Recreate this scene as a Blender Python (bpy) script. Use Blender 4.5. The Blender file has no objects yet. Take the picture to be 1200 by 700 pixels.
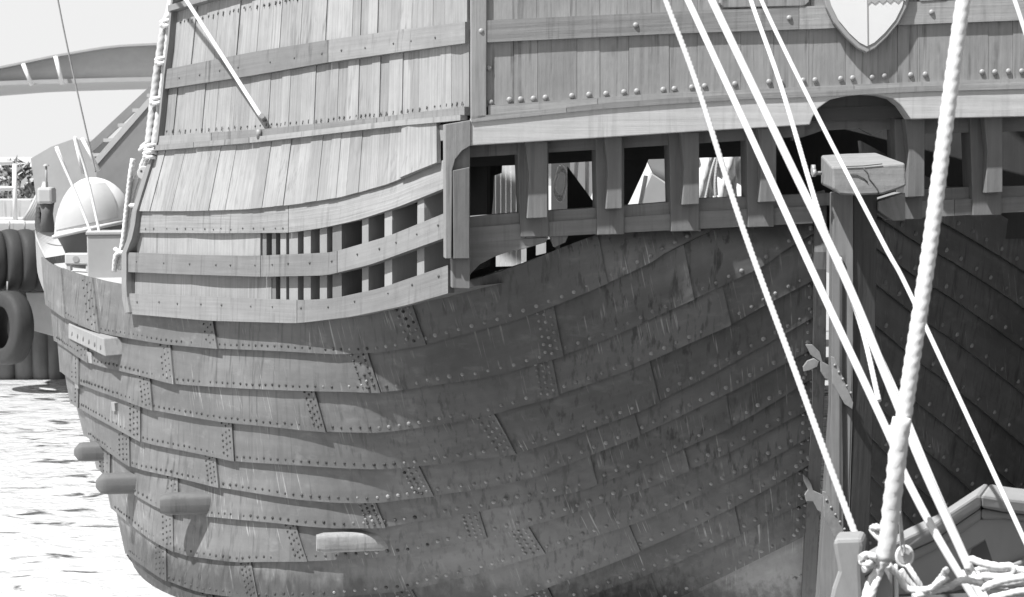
import bpy, math, random
import numpy as np
from mathutils import Vector, Matrix
random.seed(7)
C = bpy.context.scene
COL = C.collection

# ------------------------------------------------------------------ camera
CAMZ = 3.2
F = 2092.0
PITCH = math.atan(170 / F)
cam_d = bpy.data.cameras.new('camera')
cam = bpy.data.objects.new('camera', cam_d)
COL.objects.link(cam)
cam.location = (0, 0, CAMZ)
cam.rotation_euler = (math.pi / 2 - PITCH, 0, 0)
cam_d.sensor_width = 36
cam_d.lens = 36 * F / 1200
cam_d.clip_end = 3000
cam_d.dof.use_dof = True
cam_d.dof.focus_distance = 11.6
cam_d.dof.aperture_fstop = 7.0
C.camera = cam

# ------------------------------------------------------------------ light
SUN_TO = Vector((-0.41, -0.32, 0.85)).normalized()
w = bpy.data.worlds.new('World')
C.world = w
w.use_nodes = True
nt = w.node_tree
nt.nodes.clear()
sky = nt.nodes.new('ShaderNodeTexSky')
sky.sky_type = 'NISHITA'
sky.sun_disc = False
sky.sun_elevation = math.asin(SUN_TO.z)
sky.sun_rotation = math.atan2(SUN_TO.x, SUN_TO.y)
sky.air_density = 1.0
sky.dust_density = 4.0
bw = nt.nodes.new('ShaderNodeRGBToBW')
mn = nt.nodes.new('ShaderNodeMath'); mn.operation = 'MINIMUM'; mn.inputs[1].default_value = 5.2
mx = nt.nodes.new('ShaderNodeMath'); mx.operation = 'MAXIMUM'; mx.inputs[1].default_value = 8.4
bg = nt.nodes.new('ShaderNodeBackground'); bg.inputs[1].default_value = 0.1
wo = nt.nodes.new('ShaderNodeOutputWorld')
nt.links.new(sky.outputs[0], bw.inputs[0])
nt.links.new(bw.outputs[0], mn.inputs[0])
# bright haze low over the horizon
wtc = nt.nodes.new('ShaderNodeTexCoord'); wsep = nt.nodes.new('ShaderNodeSeparateXYZ')
nt.links.new(wtc.outputs['Generated'], wsep.inputs[0])
wmr = nt.nodes.new('ShaderNodeMapRange'); wmr.interpolation_type = 'SMOOTHSTEP'
wmr.inputs['From Min'].default_value = 0.13; wmr.inputs['From Max'].default_value = 0.32
wmr.inputs['To Min'].default_value = 5.2; wmr.inputs['To Max'].default_value = 0.5
nt.links.new(wsep.outputs['Z'], wmr.inputs['Value'])
nt.links.new(mn.outputs[0], mx.inputs[0])
nt.links.new(wmr.outputs[0], mx.inputs[1])
nt.links.new(mx.outputs[0], bg.inputs[0])
nt.links.new(bg.outputs[0], wo.inputs[0])
sd = bpy.data.lights.new('sun', 'SUN')
sd.energy = 5.0
C.cycles.caustics_reflective = False
C.cycles.caustics_refractive = False
sd.angle = math.radians(1.0)
so = bpy.data.objects.new('sun', sd)
COL.objects.link(so)
so.rotation_euler = SUN_TO.to_track_quat('Z', 'Y').to_euler()
C.view_settings.view_transform = 'Standard'
C.view_settings.look = 'None'
C.view_settings.exposure = 0.75
C.view_settings.gamma = 1.0

# ------------------------------------------------------------------ pixel -> point helpers
ct, st = math.cos(PITCH), math.sin(PITCH)
def ray(px, py):
    a = (px - 600) / F
    b = (350 - py) / F
    return np.array([a, ct + b * st, -st + b * ct])
def P(px, py, Y):
    d = ray(px, py)
    return np.array([0, 0, CAMZ]) + d * (Y / d[1])
def PZ(px, py, z):
    d = ray(px, py)
    return np.array([0, 0, CAMZ]) + d * ((z - CAMZ) / d[2])

class Line:
    """smoothed polyline y(x)"""
    def __init__(s, pts, sm=10):
        xs = np.array([p[0] for p in pts], float); ys = np.array([p[1] for p in pts], float)
        g = np.arange(-200, 1500, 2.0)
        v = np.interp(g, xs, ys)
        l = g < xs[0]; r = g > xs[-1]
        v[l] = ys[0] + (g[l] - xs[0]) * (ys[1] - ys[0]) / (xs[1] - xs[0])
        v[r] = ys[-1] + (g[r] - xs[-1]) * (ys[-1] - ys[-2]) / (xs[-1] - xs[-2])
        if sm:
            h_ = int(1.5 * sm) + 1; k = np.exp(-0.5 * (np.arange(-h_, h_ + 1) * 2.0 / sm) ** 2); k /= k.sum()
            v = np.convolve(np.pad(v, len(k) // 2, mode='reflect', reflect_type='odd'), k, 'valid')
        s.g, s.v = g, v
    def __call__(s, x):
        return float(np.interp(x, s.g, s.v))
def L(*pts, sm=10): return Line(pts, sm)
def off(line, dy):
    return lambda x: line(x) + dy

# ------------------------------------------------------------------ materials
def mat(name, base, var=0.25, rough=0.75, grain=(2.0, 45.0), bump=0.3, blotch=3.0, streak=0.0,
        streak_col=None, scratch=0.0, spec=0.3, detail=6, tonek=0.35, bdist=0.01, gvar=None, metal=0.0, knots=0.0, dent=0.0, wet=0.0):
    m = bpy.data.materials.new(name); m.use_nodes = True
    n = m.node_tree.nodes; l = m.node_tree.links
    bs = n['Principled BSDF']
    bs.inputs['Roughness'].default_value = rough
    bs.inputs['Specular IOR Level'].default_value = spec
    bs.inputs['Metallic'].default_value = metal
    uv = n.new('ShaderNodeUVMap'); uv.uv_map = 'UVMap'
    tc = n.new('ShaderNodeTexCoord')
    at = n.new('ShaderNodeAttribute'); at.attribute_name = 'tone'
    def M(op, a, b=None, c=None, clamp=False):
        x = n.new('ShaderNodeMath'); x.operation = op; x.use_clamp = clamp
        for i, v in enumerate((a, b, c)):
            if v is None: continue
            if isinstance(v, (int, float)): x.inputs[i].default_value = v
            else: l.new(v, x.inputs[i])
        return x.outputs[0]
    def noise(vec, sc, scale, det=detail, seed=0.0):
        mp = n.new('ShaderNodeMapping'); mp.inputs['Scale'].default_value = sc
        mp.inputs['Location'].default_value = (seed, seed * .7, seed * .3)
        l.new(vec, mp.inputs[0])
        t = n.new('ShaderNodeTexNoise'); t.inputs['Scale'].default_value = scale
        t.inputs['Detail'].default_value = det; t.inputs['Roughness'].default_value = 0.6
        l.new(mp.outputs[0], t.inputs[0])
        return t.outputs[0]
    g = noise(uv.outputs[0], (grain[0], grain[1], 1), 1.0)
    b = noise(tc.outputs['Object'], (1, 1, 1), blotch, 5, 3.3)
    b2 = noise(tc.outputs['Object'], (1, 1, .5), blotch * 6, 5, 7.1)
    gv = var if gvar is None else gvar
    v = M('MULTIPLY_ADD', M('SUBTRACT', g, 0.5), 2 * gv, 1.0)
    v = M('MULTIPLY', v, M('MULTIPLY_ADD', M('SUBTRACT', b, 0.5), 2 * var, 1.0))
    v = M('MULTIPLY', v, M('MULTIPLY_ADD', M('SUBTRACT', b2, 0.5), var, 1.0))
    v = M('MULTIPLY', v, M('MULTIPLY_ADD', at.outputs['Fac'], tonek, 1.0))
    v = M('MULTIPLY', v, base)
    if streak:      # run-off stains down the surface
        s = noise(tc.outputs['Object'], (26, 26, 1.3), 1.0, 3, 11.0)
        s = M('MULTIPLY', M('SUBTRACT', s, 0.53, clamp=False), 8.0, clamp=True)
        s = M('MULTIPLY', s, M('MULTIPLY', M('SUBTRACT', b, 0.35), 3.0, clamp=True))
        v = M('MULTIPLY', v, M('SUBTRACT', 1.0, M('MULTIPLY', s, streak)))
    if scratch:
        mpn = noise(uv.outputs[0], (70, 2.0, 1), 1.0, 2, 5.0)
        s = M('MULTIPLY', M('SUBTRACT', mpn, 0.60), 12.0, clamp=True)
        k = noise(uv.outputs[0], (2.2, 5, 1), 1.0, 2, 9.0)
        s = M('MULTIPLY', s, M('MULTIPLY', M('SUBTRACT', k, 0.49), 7.0, clamp=True))
        v = M('ADD', v, M('MULTIPLY', s, scratch))
        # scuffed patches
        k2 = noise(tc.outputs['Object'], (1.0, 1.0, 2.2), 5.0, 8, 21.0)
        s2 = M('MULTIPLY', M('SUBTRACT', k2, 0.57), 6.0, clamp=True)
        v = M('ADD', v, M('MULTIPLY', s2, scratch * .28))
    if knots:
        vo = n.new('ShaderNodeTexVoronoi'); vo.inputs['Scale'].default_value = 1.0
        mp = n.new('ShaderNodeMapping'); mp.inputs['Scale'].default_value = (2.2, 7, 1)
        l.new(uv.outputs[0], mp.inputs[0]); l.new(mp.outputs[0], vo.inputs[0])
        s = M('SUBTRACT', 1.0, M('MULTIPLY', vo.outputs['Distance'], 9.0), clamp=True)
        v = M('MULTIPLY', v, M('SUBTRACT', 1.0, M('MULTIPLY', s, knots)))
    if wet:      # weed and wet stain just above the waterline
        gp = n.new('ShaderNodeNewGeometry'); sp_ = n.new('ShaderNodeSeparateXYZ'); l.new(gp.outputs['Position'], sp_.inputs[0])
        wl = M('MULTIPLY', M('SUBTRACT', M('MULTIPLY_ADD', b2, .5, .0), sp_.outputs['Z']), 7.0, clamp=True)
        v = M('MULTIPLY', v, M('SUBTRACT', 1.0, M('MULTIPLY', wl, wet)))
    v = M('MAXIMUM', v, 0.01)
    cc = n.new('ShaderNodeCombineColor')
    for i in range(3): l.new(v, cc.inputs[i])
    l.new(cc.outputs[0], bs.inputs['Base Color'])
    rr = M('MULTIPLY_ADD', M('SUBTRACT', b2, 0.5), 0.3, rough, clamp=True)
    l.new(rr, bs.inputs['Roughness'])
    bp = n.new('ShaderNodeBump'); bp.inputs['Strength'].default_value = bump; bp.inputs['Distance'].default_value = bdist
    l.new(M('ADD', M('MULTIPLY', g, 0.6), M('MULTIPLY', b2, 0.5)), bp.inputs['Height'])
    if dent:
        dn = noise(tc.outputs['Object'], (1, 1, 1), 4.5, 2, 31.0)
        bp2 = n.new('ShaderNodeBump'); bp2.inputs['Strength'].default_value = 0.5 * dent; bp2.inputs['Distance'].default_value = 0.05
        l.new(dn, bp2.inputs['Height']); l.new(bp2.outputs[0], bp.inputs['Normal'])
    l.new(bp.outputs[0], bs.inputs['Normal'])
    return m

WOOD_SIDE = mat('weathered_side_wood', 0.245, 0.26, 0.8, (1.3, 60), 0.6, 2.5, streak=0.35, gvar=.42, tonek=.14)
WOOD_RAIL = mat('painted_rail_wood', 0.205, 0.24, 0.75, (1.2, 34), 0.4, 3.0, streak=0.45, gvar=.26, knots=.0)
WOOD_TR = mat('transom_board_wood', 0.26, 0.20, 0.75, (1.8, 40), 0.4, 4.0, streak=0.65, gvar=.30, tonek=.09, knots=.3)
WOOD_TRR = mat('transom_rail_wood', 0.26, 0.2, 0.75, (1.2, 35), 0.5, 3.0, streak=0.35, gvar=.28, knots=.35)
WOOD_BEAM = mat('sanded_beam_wood', 0.46, 0.16, 0.75, (0.9, 26), 0.4, 3.0, streak=0.25, gvar=.22, knots=.5)
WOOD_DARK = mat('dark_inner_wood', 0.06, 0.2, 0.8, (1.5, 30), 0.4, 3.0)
WOOD_POST = mat('window_post_wood', 0.17, 0.2, 0.75, (1.5, 30), 0.4, 4.0, streak=.3, gvar=.25)
WOOD_RIB = mat('rib_wood', 0.23, 0.15, 0.8, (1.5, 30), 0.4, 4.0)
HULLM = mat('riveted_hull_plate', 0.128, 0.42, 0.50, (0.8, 6), 0.3, 1.6, streak=0.65, scratch=0.18, spec=0.35, tonek=.20, bdist=.02, dent=.6, wet=.6)
RIVD = mat('dark_reflection_rivet', 0.045, 0.3, 0.6, (3, 3), 0.3, 9.0)  # dark rivet copy, reflections on the left side painted into its colour
HULL2 = mat('mottled_lower_plate', 0.125, 0.55, 0.6, (0.9, 5), 0.4, 3.2, streak=.5, scratch=.28, tonek=.2, bdist=.02, dent=.8, wet=.6)
BOOT = mat('pale_waterline_plate', 0.34, 0.4, 0.6, (0.8, 5), 0.4, 3.5, streak=.3, scratch=.15, wet=.5)
IRON = mat('bare_iron', 0.22, 0.3, 0.5, (3, 3), 0.4, 9.0, spec=.6)
BOLTM = mat('galvanised_bolt', 0.30, 0.25, 0.45, (3, 3), 0.3, 9.0, spec=.6)
NAILM = mat('rusty_nail', 0.09, 0.3, 0.8, (3, 3), 0.3, 9.0)
SILLW = mat('grey_sill_wood', 0.22, 0.2, 0.75, (1.2, 35), 0.5, 4.0, streak=0.3, gvar=.3)
RIVM = mat('painted_rivet', 0.20, 0.25, 0.45, (3, 3), 0.2, 9.0, spec=.5)
RUDW = mat('rudder_wood', 0.15, 0.2, 0.75, (1.6, 45), 0.5, 3.0, streak=.5, gvar=.35)
RUDD = mat('tarred_rudder_wood', 0.07, 0.2, 0.75, (1.6, 45), 0.5, 3.0, streak=.4, gvar=.3)
CAPW = mat('cracked_timber', 0.22, 0.2, 0.8, (1.5, 25), 0.6, 6.0, gvar=.35)
ROPEW = mat('white_synthetic_rope', 0.60, 0.10, 0.7, (20, 20), 0.2, 12.0)
ROPEG = mat('grey_natural_rope', 0.42, 0.15, 0.8, (20, 20), 0.3, 12.0)
WHITE = mat('white_paint', 0.68, 0.04, 0.5, (2, 2), 0.1, 3.0)
WORN = mat('worn_white_paint', 0.46, 0.12, 0.7, (4, 4), 0.2, 5.0)
GREY = mat('grey_paint', 0.30, 0.12, 0.6, (2, 6), 0.2, 3.0)
LGREY = mat('light_grey_paint', 0.36, 0.10, 0.6, (2, 6), 0.2, 3.0)
DGREY = mat('dark_grey_paint', 0.10, 0.15, 0.6, (2, 6), 0.2, 3.0)
RUBBER = mat('tyre_rubber', 0.035, 0.2, 0.7, (3, 20), 0.4, 5.0)
CONC = mat('concrete', 0.40, 0.12, 0.9, (2, 2), 0.4, 2.5, streak=.4)
PILE = mat('wet_pile_wood', 0.12, 0.3, 0.8, (2, 9), 0.4, 3.5)
LEAF = mat('bush_leaf', 0.20, 0.5, 0.6, (2, 2), 0.1, 2.0, tonek=.6)
FWOOD = mat('foreground_timber', 0.26, 0.15, 0.7, (1.5, 20), 0.3, 4.0)
SAIL = mat('tarpaulin', 0.55, 0.08, 0.8, (2, 2), 0.2, 3.0)

# ------------------------------------------------------------------ mesh builder
class MB:
    def __init__(s):
        s.v = []; s.f = []; s.uv = []; s.t = []; s.m = []; s.sm = []
    def face(s, idx, uvs, tone=0.0, m=0, smooth=False):
        s.f.append(tuple(idx)); s.uv.append(uvs); s.t.append(tone); s.m.append(m); s.sm.append(smooth)
    def grid(s, pts, uvs, tone=0.0, m=0, flip=False, smooth=True):
        nu, nv = len(pts), len(pts[0])
        b = len(s.v)
        for r in pts: s.v.extend([tuple(p) for p in r])
        for i in range(nu - 1):
            for j in range(nv - 1):
                q = [b + i * nv + j, b + (i + 1) * nv + j, b + (i + 1) * nv + j + 1, b + i * nv + j + 1]
                k = [uvs[i][j], uvs[i + 1][j], uvs[i + 1][j + 1], uvs[i][j + 1]]
                if flip: q.reverse(); k.reverse()
                s.face(q, k, tone, m, smooth)
    def box_pts(s, c, ax, ay, az, tone=0.0, m=0, uvs=1.0):
        """box: centre, half axis vectors"""
        c, ax, ay, az = map(np.array, (c, ax, ay, az))
        b = len(s.v)
        for sx in (-1, 1):
            for sy in (-1, 1):
                for sz in (-1, 1):
                    s.v.append(tuple(c + sx * ax + sy * ay + sz * az))
        lx, ly, lz = (2 * np.linalg.norm(a) for a in (ax, ay, az))
        o = random.random() * 5
        def fc(i, a, bb): s.face([b + k for k in i], [(o, o), (o + a, o), (o + a, o + bb), (o, o + bb)], tone, m)
        # u along longest
        fc((0, 1, 3, 2), lz, ly); fc((4, 6, 7, 5), lz, ly)
        fc((0, 4, 5, 1), lz, lx); fc((2, 3, 7, 6), lz, lx)
        fc((0, 2, 6, 4), lx, ly); fc((1, 5, 7, 3), lx, ly)
    def tube(s, path, r, n=8, m=0, tone=0.0, caps=True, twist=0.0, lobes=0, amp=0.0, rfun=None):
        path = [np.array(p, float) for p in path]
        N = len(path)
        T = [path[min(i + 1, N - 1)] - path[max(i - 1, 0)] for i in range(N)]
        T = [t / (np.linalg.norm(t) + 1e-9) for t in T]
        up = np.array([0, 0, 1.0])
        if abs(T[0][2]) > .9: up = np.array([0, 1.0, 0])
        a = np.cross(T[0], up); a /= np.linalg.norm(a)
        rows = []; d = 0; uvs = []
        for i in range(N):
            a = a - T[i] * a.dot(T[i]); a /= np.linalg.norm(a) + 1e-9
            bvec = np.cross(T[i], a)
            if i: d += np.linalg.norm(path[i] - path[i - 1])
            ph = twist * d
            rr = r if rfun is None else r * rfun(i / (N - 1))
            row = []; ur = []
            for k in range(n + 1):
                th = 2 * math.pi * k / n
                q = rr
                if lobes: q = rr * (1 - amp + amp * abs(math.cos(lobes * (th - ph) / 2)))
                row.append(path[i] + q * (math.cos(th) * a + math.sin(th) * bvec))
                ur.append((d, k / n * 2 * math.pi * r))
            rows.append(row); uvs.append(ur)
        b = len(s.v)
        for row in rows:
            s.v.extend([tuple(p) for p in row[:-1]])
        for i in range(N - 1):
            for k in range(n):
                k2 = (k + 1) % n
                s.face([b + i * n + k, b + i * n + k2, b + (i + 1) * n + k2, b + (i + 1) * n + k],
                       [uvs[i][k], uvs[i][k + 1], uvs[i + 1][k + 1], uvs[i + 1][k]], tone, m, True)
        if caps:
            s.face([b + k for k in range(n)][::-1], [(0, 0)] * n, tone, m)
            s.face([b + (N - 1) * n + k for k in range(n)], [(0, 0)] * n, tone, m)
    def dome(s, c, nrm, r, h, m=0, tone=0.0, seg=10, rings=3):
        c = np.array(c, float); nn = np.array(nrm, float); nn /= np.linalg.norm(nn)
        a = np.cross(nn, (0, 0, 1.0)); a /= np.linalg.norm(a) + 1e-9; bb = np.cross(nn, a)
        b = len(s.v)
        for i in range(rings):
            t = i / rings * math.pi / 2
            for k in range(seg):
                th = 2 * math.pi * k / seg
                s.v.append(tuple(c + nn * h * math.sin(t) + r * math.cos(t) * (math.cos(th) * a + math.sin(th) * bb)))
        s.v.append(tuple(c + nn * h)); top = len(s.v) - 1
        for i in range(rings - 1):
            for k in range(seg):
                k2 = (k + 1) % seg
                s.face([b + i * seg + k, b + i * seg + k2, b + (i + 1) * seg + k2, b + (i + 1) * seg + k], [(0, 0)] * 4, tone, m, True)
        for k in range(seg):
            s.face([b + (rings - 1) * seg + k, b + (rings - 1) * seg + (k + 1) % seg, top], [(0, 0)] * 3, tone, m, True)
    def build(s, name, mats, parent=None, bevel=0.0, recalc=True):
        me = bpy.data.meshes.new(name)
        org = Vector(parent_world(parent)) if parent else Vector((0, 0, 0))
        me.from_pydata([tuple(Vector(p) - org) for p in s.v], [], s.f)
        if not isinstance(mats, (list, tuple)): mats = [mats]
        for m in mats: me.materials.append(m)
        uvl = me.uv_layers.new(name='UVMap')
        flat = [c for fu in s.uv for uvp in fu for c in uvp]
        uvl.data.foreach_set('uv', flat)
        at = me.attributes.new('tone', 'FLOAT', 'FACE')
        at.data.foreach_set('value', [float(x) for x in s.t])
        me.polygons.foreach_set('material_index', s.m)
        me.polygons.foreach_set('use_smooth', s.sm)
        if recalc:
            import bmesh
            bm = bmesh.new(); bm.from_mesh(me)
            bmesh.ops.recalc_face_normals(bm, faces=bm.faces)
            bm.to_mesh(me); bm.free()
        me.update()
        o = bpy.data.objects.new(name, me); COL.objects.link(o)
        if parent: o.parent = parent
        if bevel:
            bv = o.modifiers.new('bevel', 'BEVEL'); bv.width = bevel; bv.segments = 2; bv.limit_method = 'ANGLE'; bv.angle_limit = math.radians(50)
        return o
def parent_world(p):
    v = Vector((0, 0, 0))
    while p:
        v += p.location; p = p.parent
    return v
def tag(o, label=None, cat=None, group=None, kind=None):
    if label: o['label'] = label
    if cat: o['category'] = cat
    if group: o['group'] = group
    if kind: o['kind'] = kind
    return o
def empty(name, loc, label, cat, group=None):
    o = bpy.data.objects.new(name, None); COL.objects.link(o); o.location = tuple(loc); o.empty_display_size = .2
    return tag(o, label, cat, group)

# surface with numeric normal
class Surf:
    def __init__(s, dfun, bias=0.0): s.d = dfun; s.b = bias
    def p(s, px, py): return P(px, py, s.d(px, py))
    def n(s, px, py):
        e = 2.0
        du = s.p(px + e, py) - s.p(px - e, py); dv = s.p(px, py + e) - s.p(px, py - e)
        nn = np.cross(du, dv); nn /= np.linalg.norm(nn)
        if nn.dot(s.p(px, py) - np.array([0, 0, CAMZ])) > 0: nn = -nn
        return nn

def sheet(mb, S, top, bot, jl, jr, nu=8, nv=2, o=0.0, thick=0.03, tone=0.0, m=0, along='v', xs=None, spacing=None):
    """closed solid slab on surface S between top(x) and bot(x), between left edge jl=(xtop,xbot) and right edge jr.
       o: outward offset, const or f(u,v). along: grain direction, 'u' horizontal, 'v' up and down"""
    of = o if callable(o) else (lambda u, v: o)
    us = xs if xs is not None else np.linspace(0, 1, nu + 1)
    F_, B_, U_ = [], [], []
    uo = random.random() * 20; d = 0; prev = None
    for u in us:
        fr, br, ur = [], [], []
        h = 0; pv = None
        for j in range(nv + 1):
            v = j / nv
            px = (jl[0] + (jl[1] - jl[0]) * v) * (1 - u) + (jr[0] + (jr[1] - jr[0]) * v) * u
            yt, yb = top(px), bot(px)
            py = yt + (yb - yt) * v
            p = S.p(px, py); nn = S.n(px, py)
            a = p + nn * of(u, v)
            if pv is not None: h += np.linalg.norm(a - pv)
            pv = a
            if j == 0:
                if prev is not None: d += np.linalg.norm(a - prev)
                prev = a
            fr.append(a); br.append(a - nn * thick)
            ur.append((uo + d, uo * .37 + h) if along == 'u' else (uo * .37 + h, uo + d))
        F_.append(fr); B_.append(br); U_.append(ur)
    mb.grid(F_, U_, tone, m)
    mb.grid(B_, U_, tone, m, flip=True)
    # sides
    def strip(A, Bk, uv_):
        mb.grid([A, Bk], [uv_, [(a + thick, b + thick) for a, b in uv_]], tone, m, smooth=False)
    strip([r[0] for r in F_], [r[0] for r in B_], [r[0] for r in U_])
    strip([r[-1] for r in F_], [r[-1] for r in B_], [r[-1] for r in U_])
    strip(F_[0], B_[0], U_[0]); strip(F_[-1], B_[-1], U_[-1])

def slab(mb, S, poly, o=0.0, thick=0.05, tone=0.0, m=0, along='v', back=None):
    """n-gon (pixels) on a surface, pushed outwards by o, and thick"""
    nn = S.n(*poly[0])
    f = [S.p(*q) + nn * o for q in poly]
    bk = [p - nn * thick for p in f] if back is None else [p + np.array(back) for p in f]
    cx = f[0]; k = random.random() * 7
    du = f[1] - f[0]
    hx = np.array([1.0, 0, 0]); hx = hx - nn * hx.dot(nn); hx /= np.linalg.norm(hx)
    hz = np.cross(nn, hx)
    def uv(p):
        a, b = (p - cx).dot(hx) + k, (p - cx).dot(hz) + k
        return (a, b) if along == 'u' else (b, a)
    b = len(mb.v); N = len(f)
    mb.v.extend([tuple(p) for p in f] + [tuple(p) for p in bk])
    mb.face(list(range(b, b + N)), [uv(p) for p in f], tone, m)
    mb.face([b + N + i for i in range(N)][::-1], [uv(p) for p in bk][::-1], tone, m)
    for i in range(N):
        j = (i + 1) % N
        u0, u1 = uv(f[i]), uv(f[j])
        mb.face([b + i, b + N + i, b + N + j, b + j], [u0, (u0[0] + thick, u0[1] + thick), (u1[0] + thick, u1[1] + thick), u1], tone, m)

def flat_slab(mb, pts3, back, tone=0.0, m=0, vert=False):
    """n-gon from world points extruded by a vector"""
    f = [np.array(p, float) for p in pts3]; bk = [p + np.array(back, float) for p in f]
    nn = np.cross(f[1] - f[0], f[2] - f[1]); nn /= np.linalg.norm(nn) + 1e-9
    hx = f[1] - f[0]; hx /= np.linalg.norm(hx); hz = np.cross(nn, hx); c = f[0]; k = random.random() * 5
    uv = (lambda p: ((p - c).dot(hz) + k, (p - c).dot(hx) + k)) if vert else (lambda p: ((p - c).dot(hx) + k, (p - c).dot(hz) + k))
    b = len(mb.v); N = len(f)
    mb.v.extend([tuple(p) for p in f] + [tuple(p) for p in bk])
    mb.face(list(range(b, b + N)), [uv(p) for p in f], tone, m)
    mb.face([b + N + i for i in range(N)][::-1], [uv(p) for p in bk][::-1], tone, m)
    for i in range(N):
        j = (i + 1) % N
        u0, u1 = uv(f[i]), uv(f[j])
        mb.face([b + i, b + N + i, b + N + j, b + j], [u0, (u0[0], u0[1] + .1), (u1[0], u1[1] + .1), u1], tone, m)

def densify(pts, step):
    out = []
    pts = [np.array(p, float) for p in pts]
    # Catmull-Rom
    Q = [2 * pts[0] - pts[1]] + pts + [2 * pts[-1] - pts[-2]]
    for i in range(1, len(Q) - 2):
        p0, p1, p2, p3 = Q[i - 1:i + 3]
        n = max(1, int(np.linalg.norm(p2 - p1) / step))
        for k in range(n):
            t = k / n
            out.append(0.5 * ((2 * p1) + (-p0 + p2) * t + (2 * p0 - 5 * p1 + 4 * p2 - p3) * t * t + (-p0 + 3 * p1 - 3 * p2 + p3) * t ** 3))
    out.append(pts[-1])
    return out
def rope_into(mb, pts, r, m=0, amp=0.22, lay=6.0, step=None, rfun=None):
    """three-strand laid rope"""
    step = step or r * (2.0 if amp < .12 else 0.6)
    path = densify(pts, step)
    if amp < .12: mb.tube(path, r, n=10, m=m); return
    mb.tube(path, r * 1.1, n=18, m=m, twist=2 * math.pi / (lay * r), lobes=3, amp=amp, rfun=rfun)

# =====================================================================================  SETTING
# water: one sheet with chop
def water():
    mb = MB()
    mb.grid([[(-900, -40, -.15), (-900, 1600, -.15)], [(900, -40, -.15), (900, 1600, -.15)]], [[(0, 0), (0, 1)], [(1, 0), (1, 1)]])
    m = bpy.data.materials.new('harbour_water'); m.use_nodes = True
    n = m.node_tree.nodes; l = m.node_tree.links; bs = n['Principled BSDF']
    bs.inputs['Base Color'].default_value = (.9, .9, .9, 1); bs.inputs['Metallic'].default_value = .42
    bs.inputs['Roughness'].default_value = 0.16
    bs.inputs['IOR'].default_value = 1.33
    bs.inputs['Specular IOR Level'].default_value = 0.9
    tc = n.new('ShaderNodeTexCoord')
    def nz(sc, s, d):
        mp = n.new('ShaderNodeMapping'); mp.inputs['Scale'].default_value = sc; l.new(tc.outputs['Object'], mp.inputs[0])
        t = n.new('ShaderNodeTexNoise'); t.inputs['Scale'].default_value = s; t.inputs['Detail'].default_value = d; t.inputs['Distortion'].default_value = .8
        l.new(mp.outputs[0], t.inputs[0]); return t.outputs[0]
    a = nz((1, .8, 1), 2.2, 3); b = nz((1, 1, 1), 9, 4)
    pt = nz((1, 2.2, 1), 1.7, 6); mr = n.new('ShaderNodeMapRange'); l.new(pt, mr.inputs['Value'])  # dark patches painted into base colour for the hull's broken reflections
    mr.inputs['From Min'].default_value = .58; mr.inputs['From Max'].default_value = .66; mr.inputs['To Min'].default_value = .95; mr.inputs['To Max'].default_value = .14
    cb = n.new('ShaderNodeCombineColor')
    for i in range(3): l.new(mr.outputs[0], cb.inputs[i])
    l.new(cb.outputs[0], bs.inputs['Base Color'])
    ad = n.new('ShaderNodeMath'); ad.operation = 'MULTIPLY_ADD'; l.new(b, ad.inputs[0]); ad.inputs[1].default_value = .3; l.new(a, ad.inputs[2])
    bp = n.new('ShaderNodeBump'); bp.inputs['Strength'].default_value = 0.9; bp.inputs['Distance'].default_value = 0.06
    l.new(ad.outputs[0], bp.inputs['Height']); l.new(bp.outputs[0], bs.inputs['Normal'])
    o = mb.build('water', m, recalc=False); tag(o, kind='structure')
water()

# =====================================================================================  SHIP
ship = empty('wooden_ship', (1.0, 14.0, 0.0), 'large old wooden sailing ship with riveted plated hull and planked stern castle', 'ship')

# ---- hull surface
CT = [(200, 46), (300, 48), (350, 57), (400, 68), (450, 80), (500, 100), (550, 120), (600, 137), (650, 153), (700, 168), (760, 190)]
CTL = Line(CT, 8)
FS = Line([(40, 14.9), (65, 14.45), (90, 14.1), (140, 13.5), (190, 13.0), (240, 12.57), (290, 12.17), (340, 11.84), (390, 11.57), (440, 11.40), (490, 11.32), (540, 11.28), (640, 11.27), (750, 11.27), (900, 11.40), (1000, 11.5)], 22)
def hull_d(px, py):
    s = max(0.0, px - CTL(py))
    if s < 46:
        q = s / 40.0
        f = FS(46) + 1.75 * (1 - math.sqrt(min(1, q / 1.15))) if q < 1.15 else FS(s)
    else:
        f = FS(s)
    t = max(-.1, (py - 300) / 400.0)
    b = 0 if px < 300 else min(1, (px - 300) / 300.0)
    b = b * b * (3 - 2 * b)
    if px > 800: b *= 1 - .20 * min(1, (px - 800) / 160.0) ** 1.3
    return f - 2.1 * t * math.exp(-s / 150.0) + 1.15 * b * (abs(t) ** 1.2)
HS = Surf(hull_d)

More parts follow.
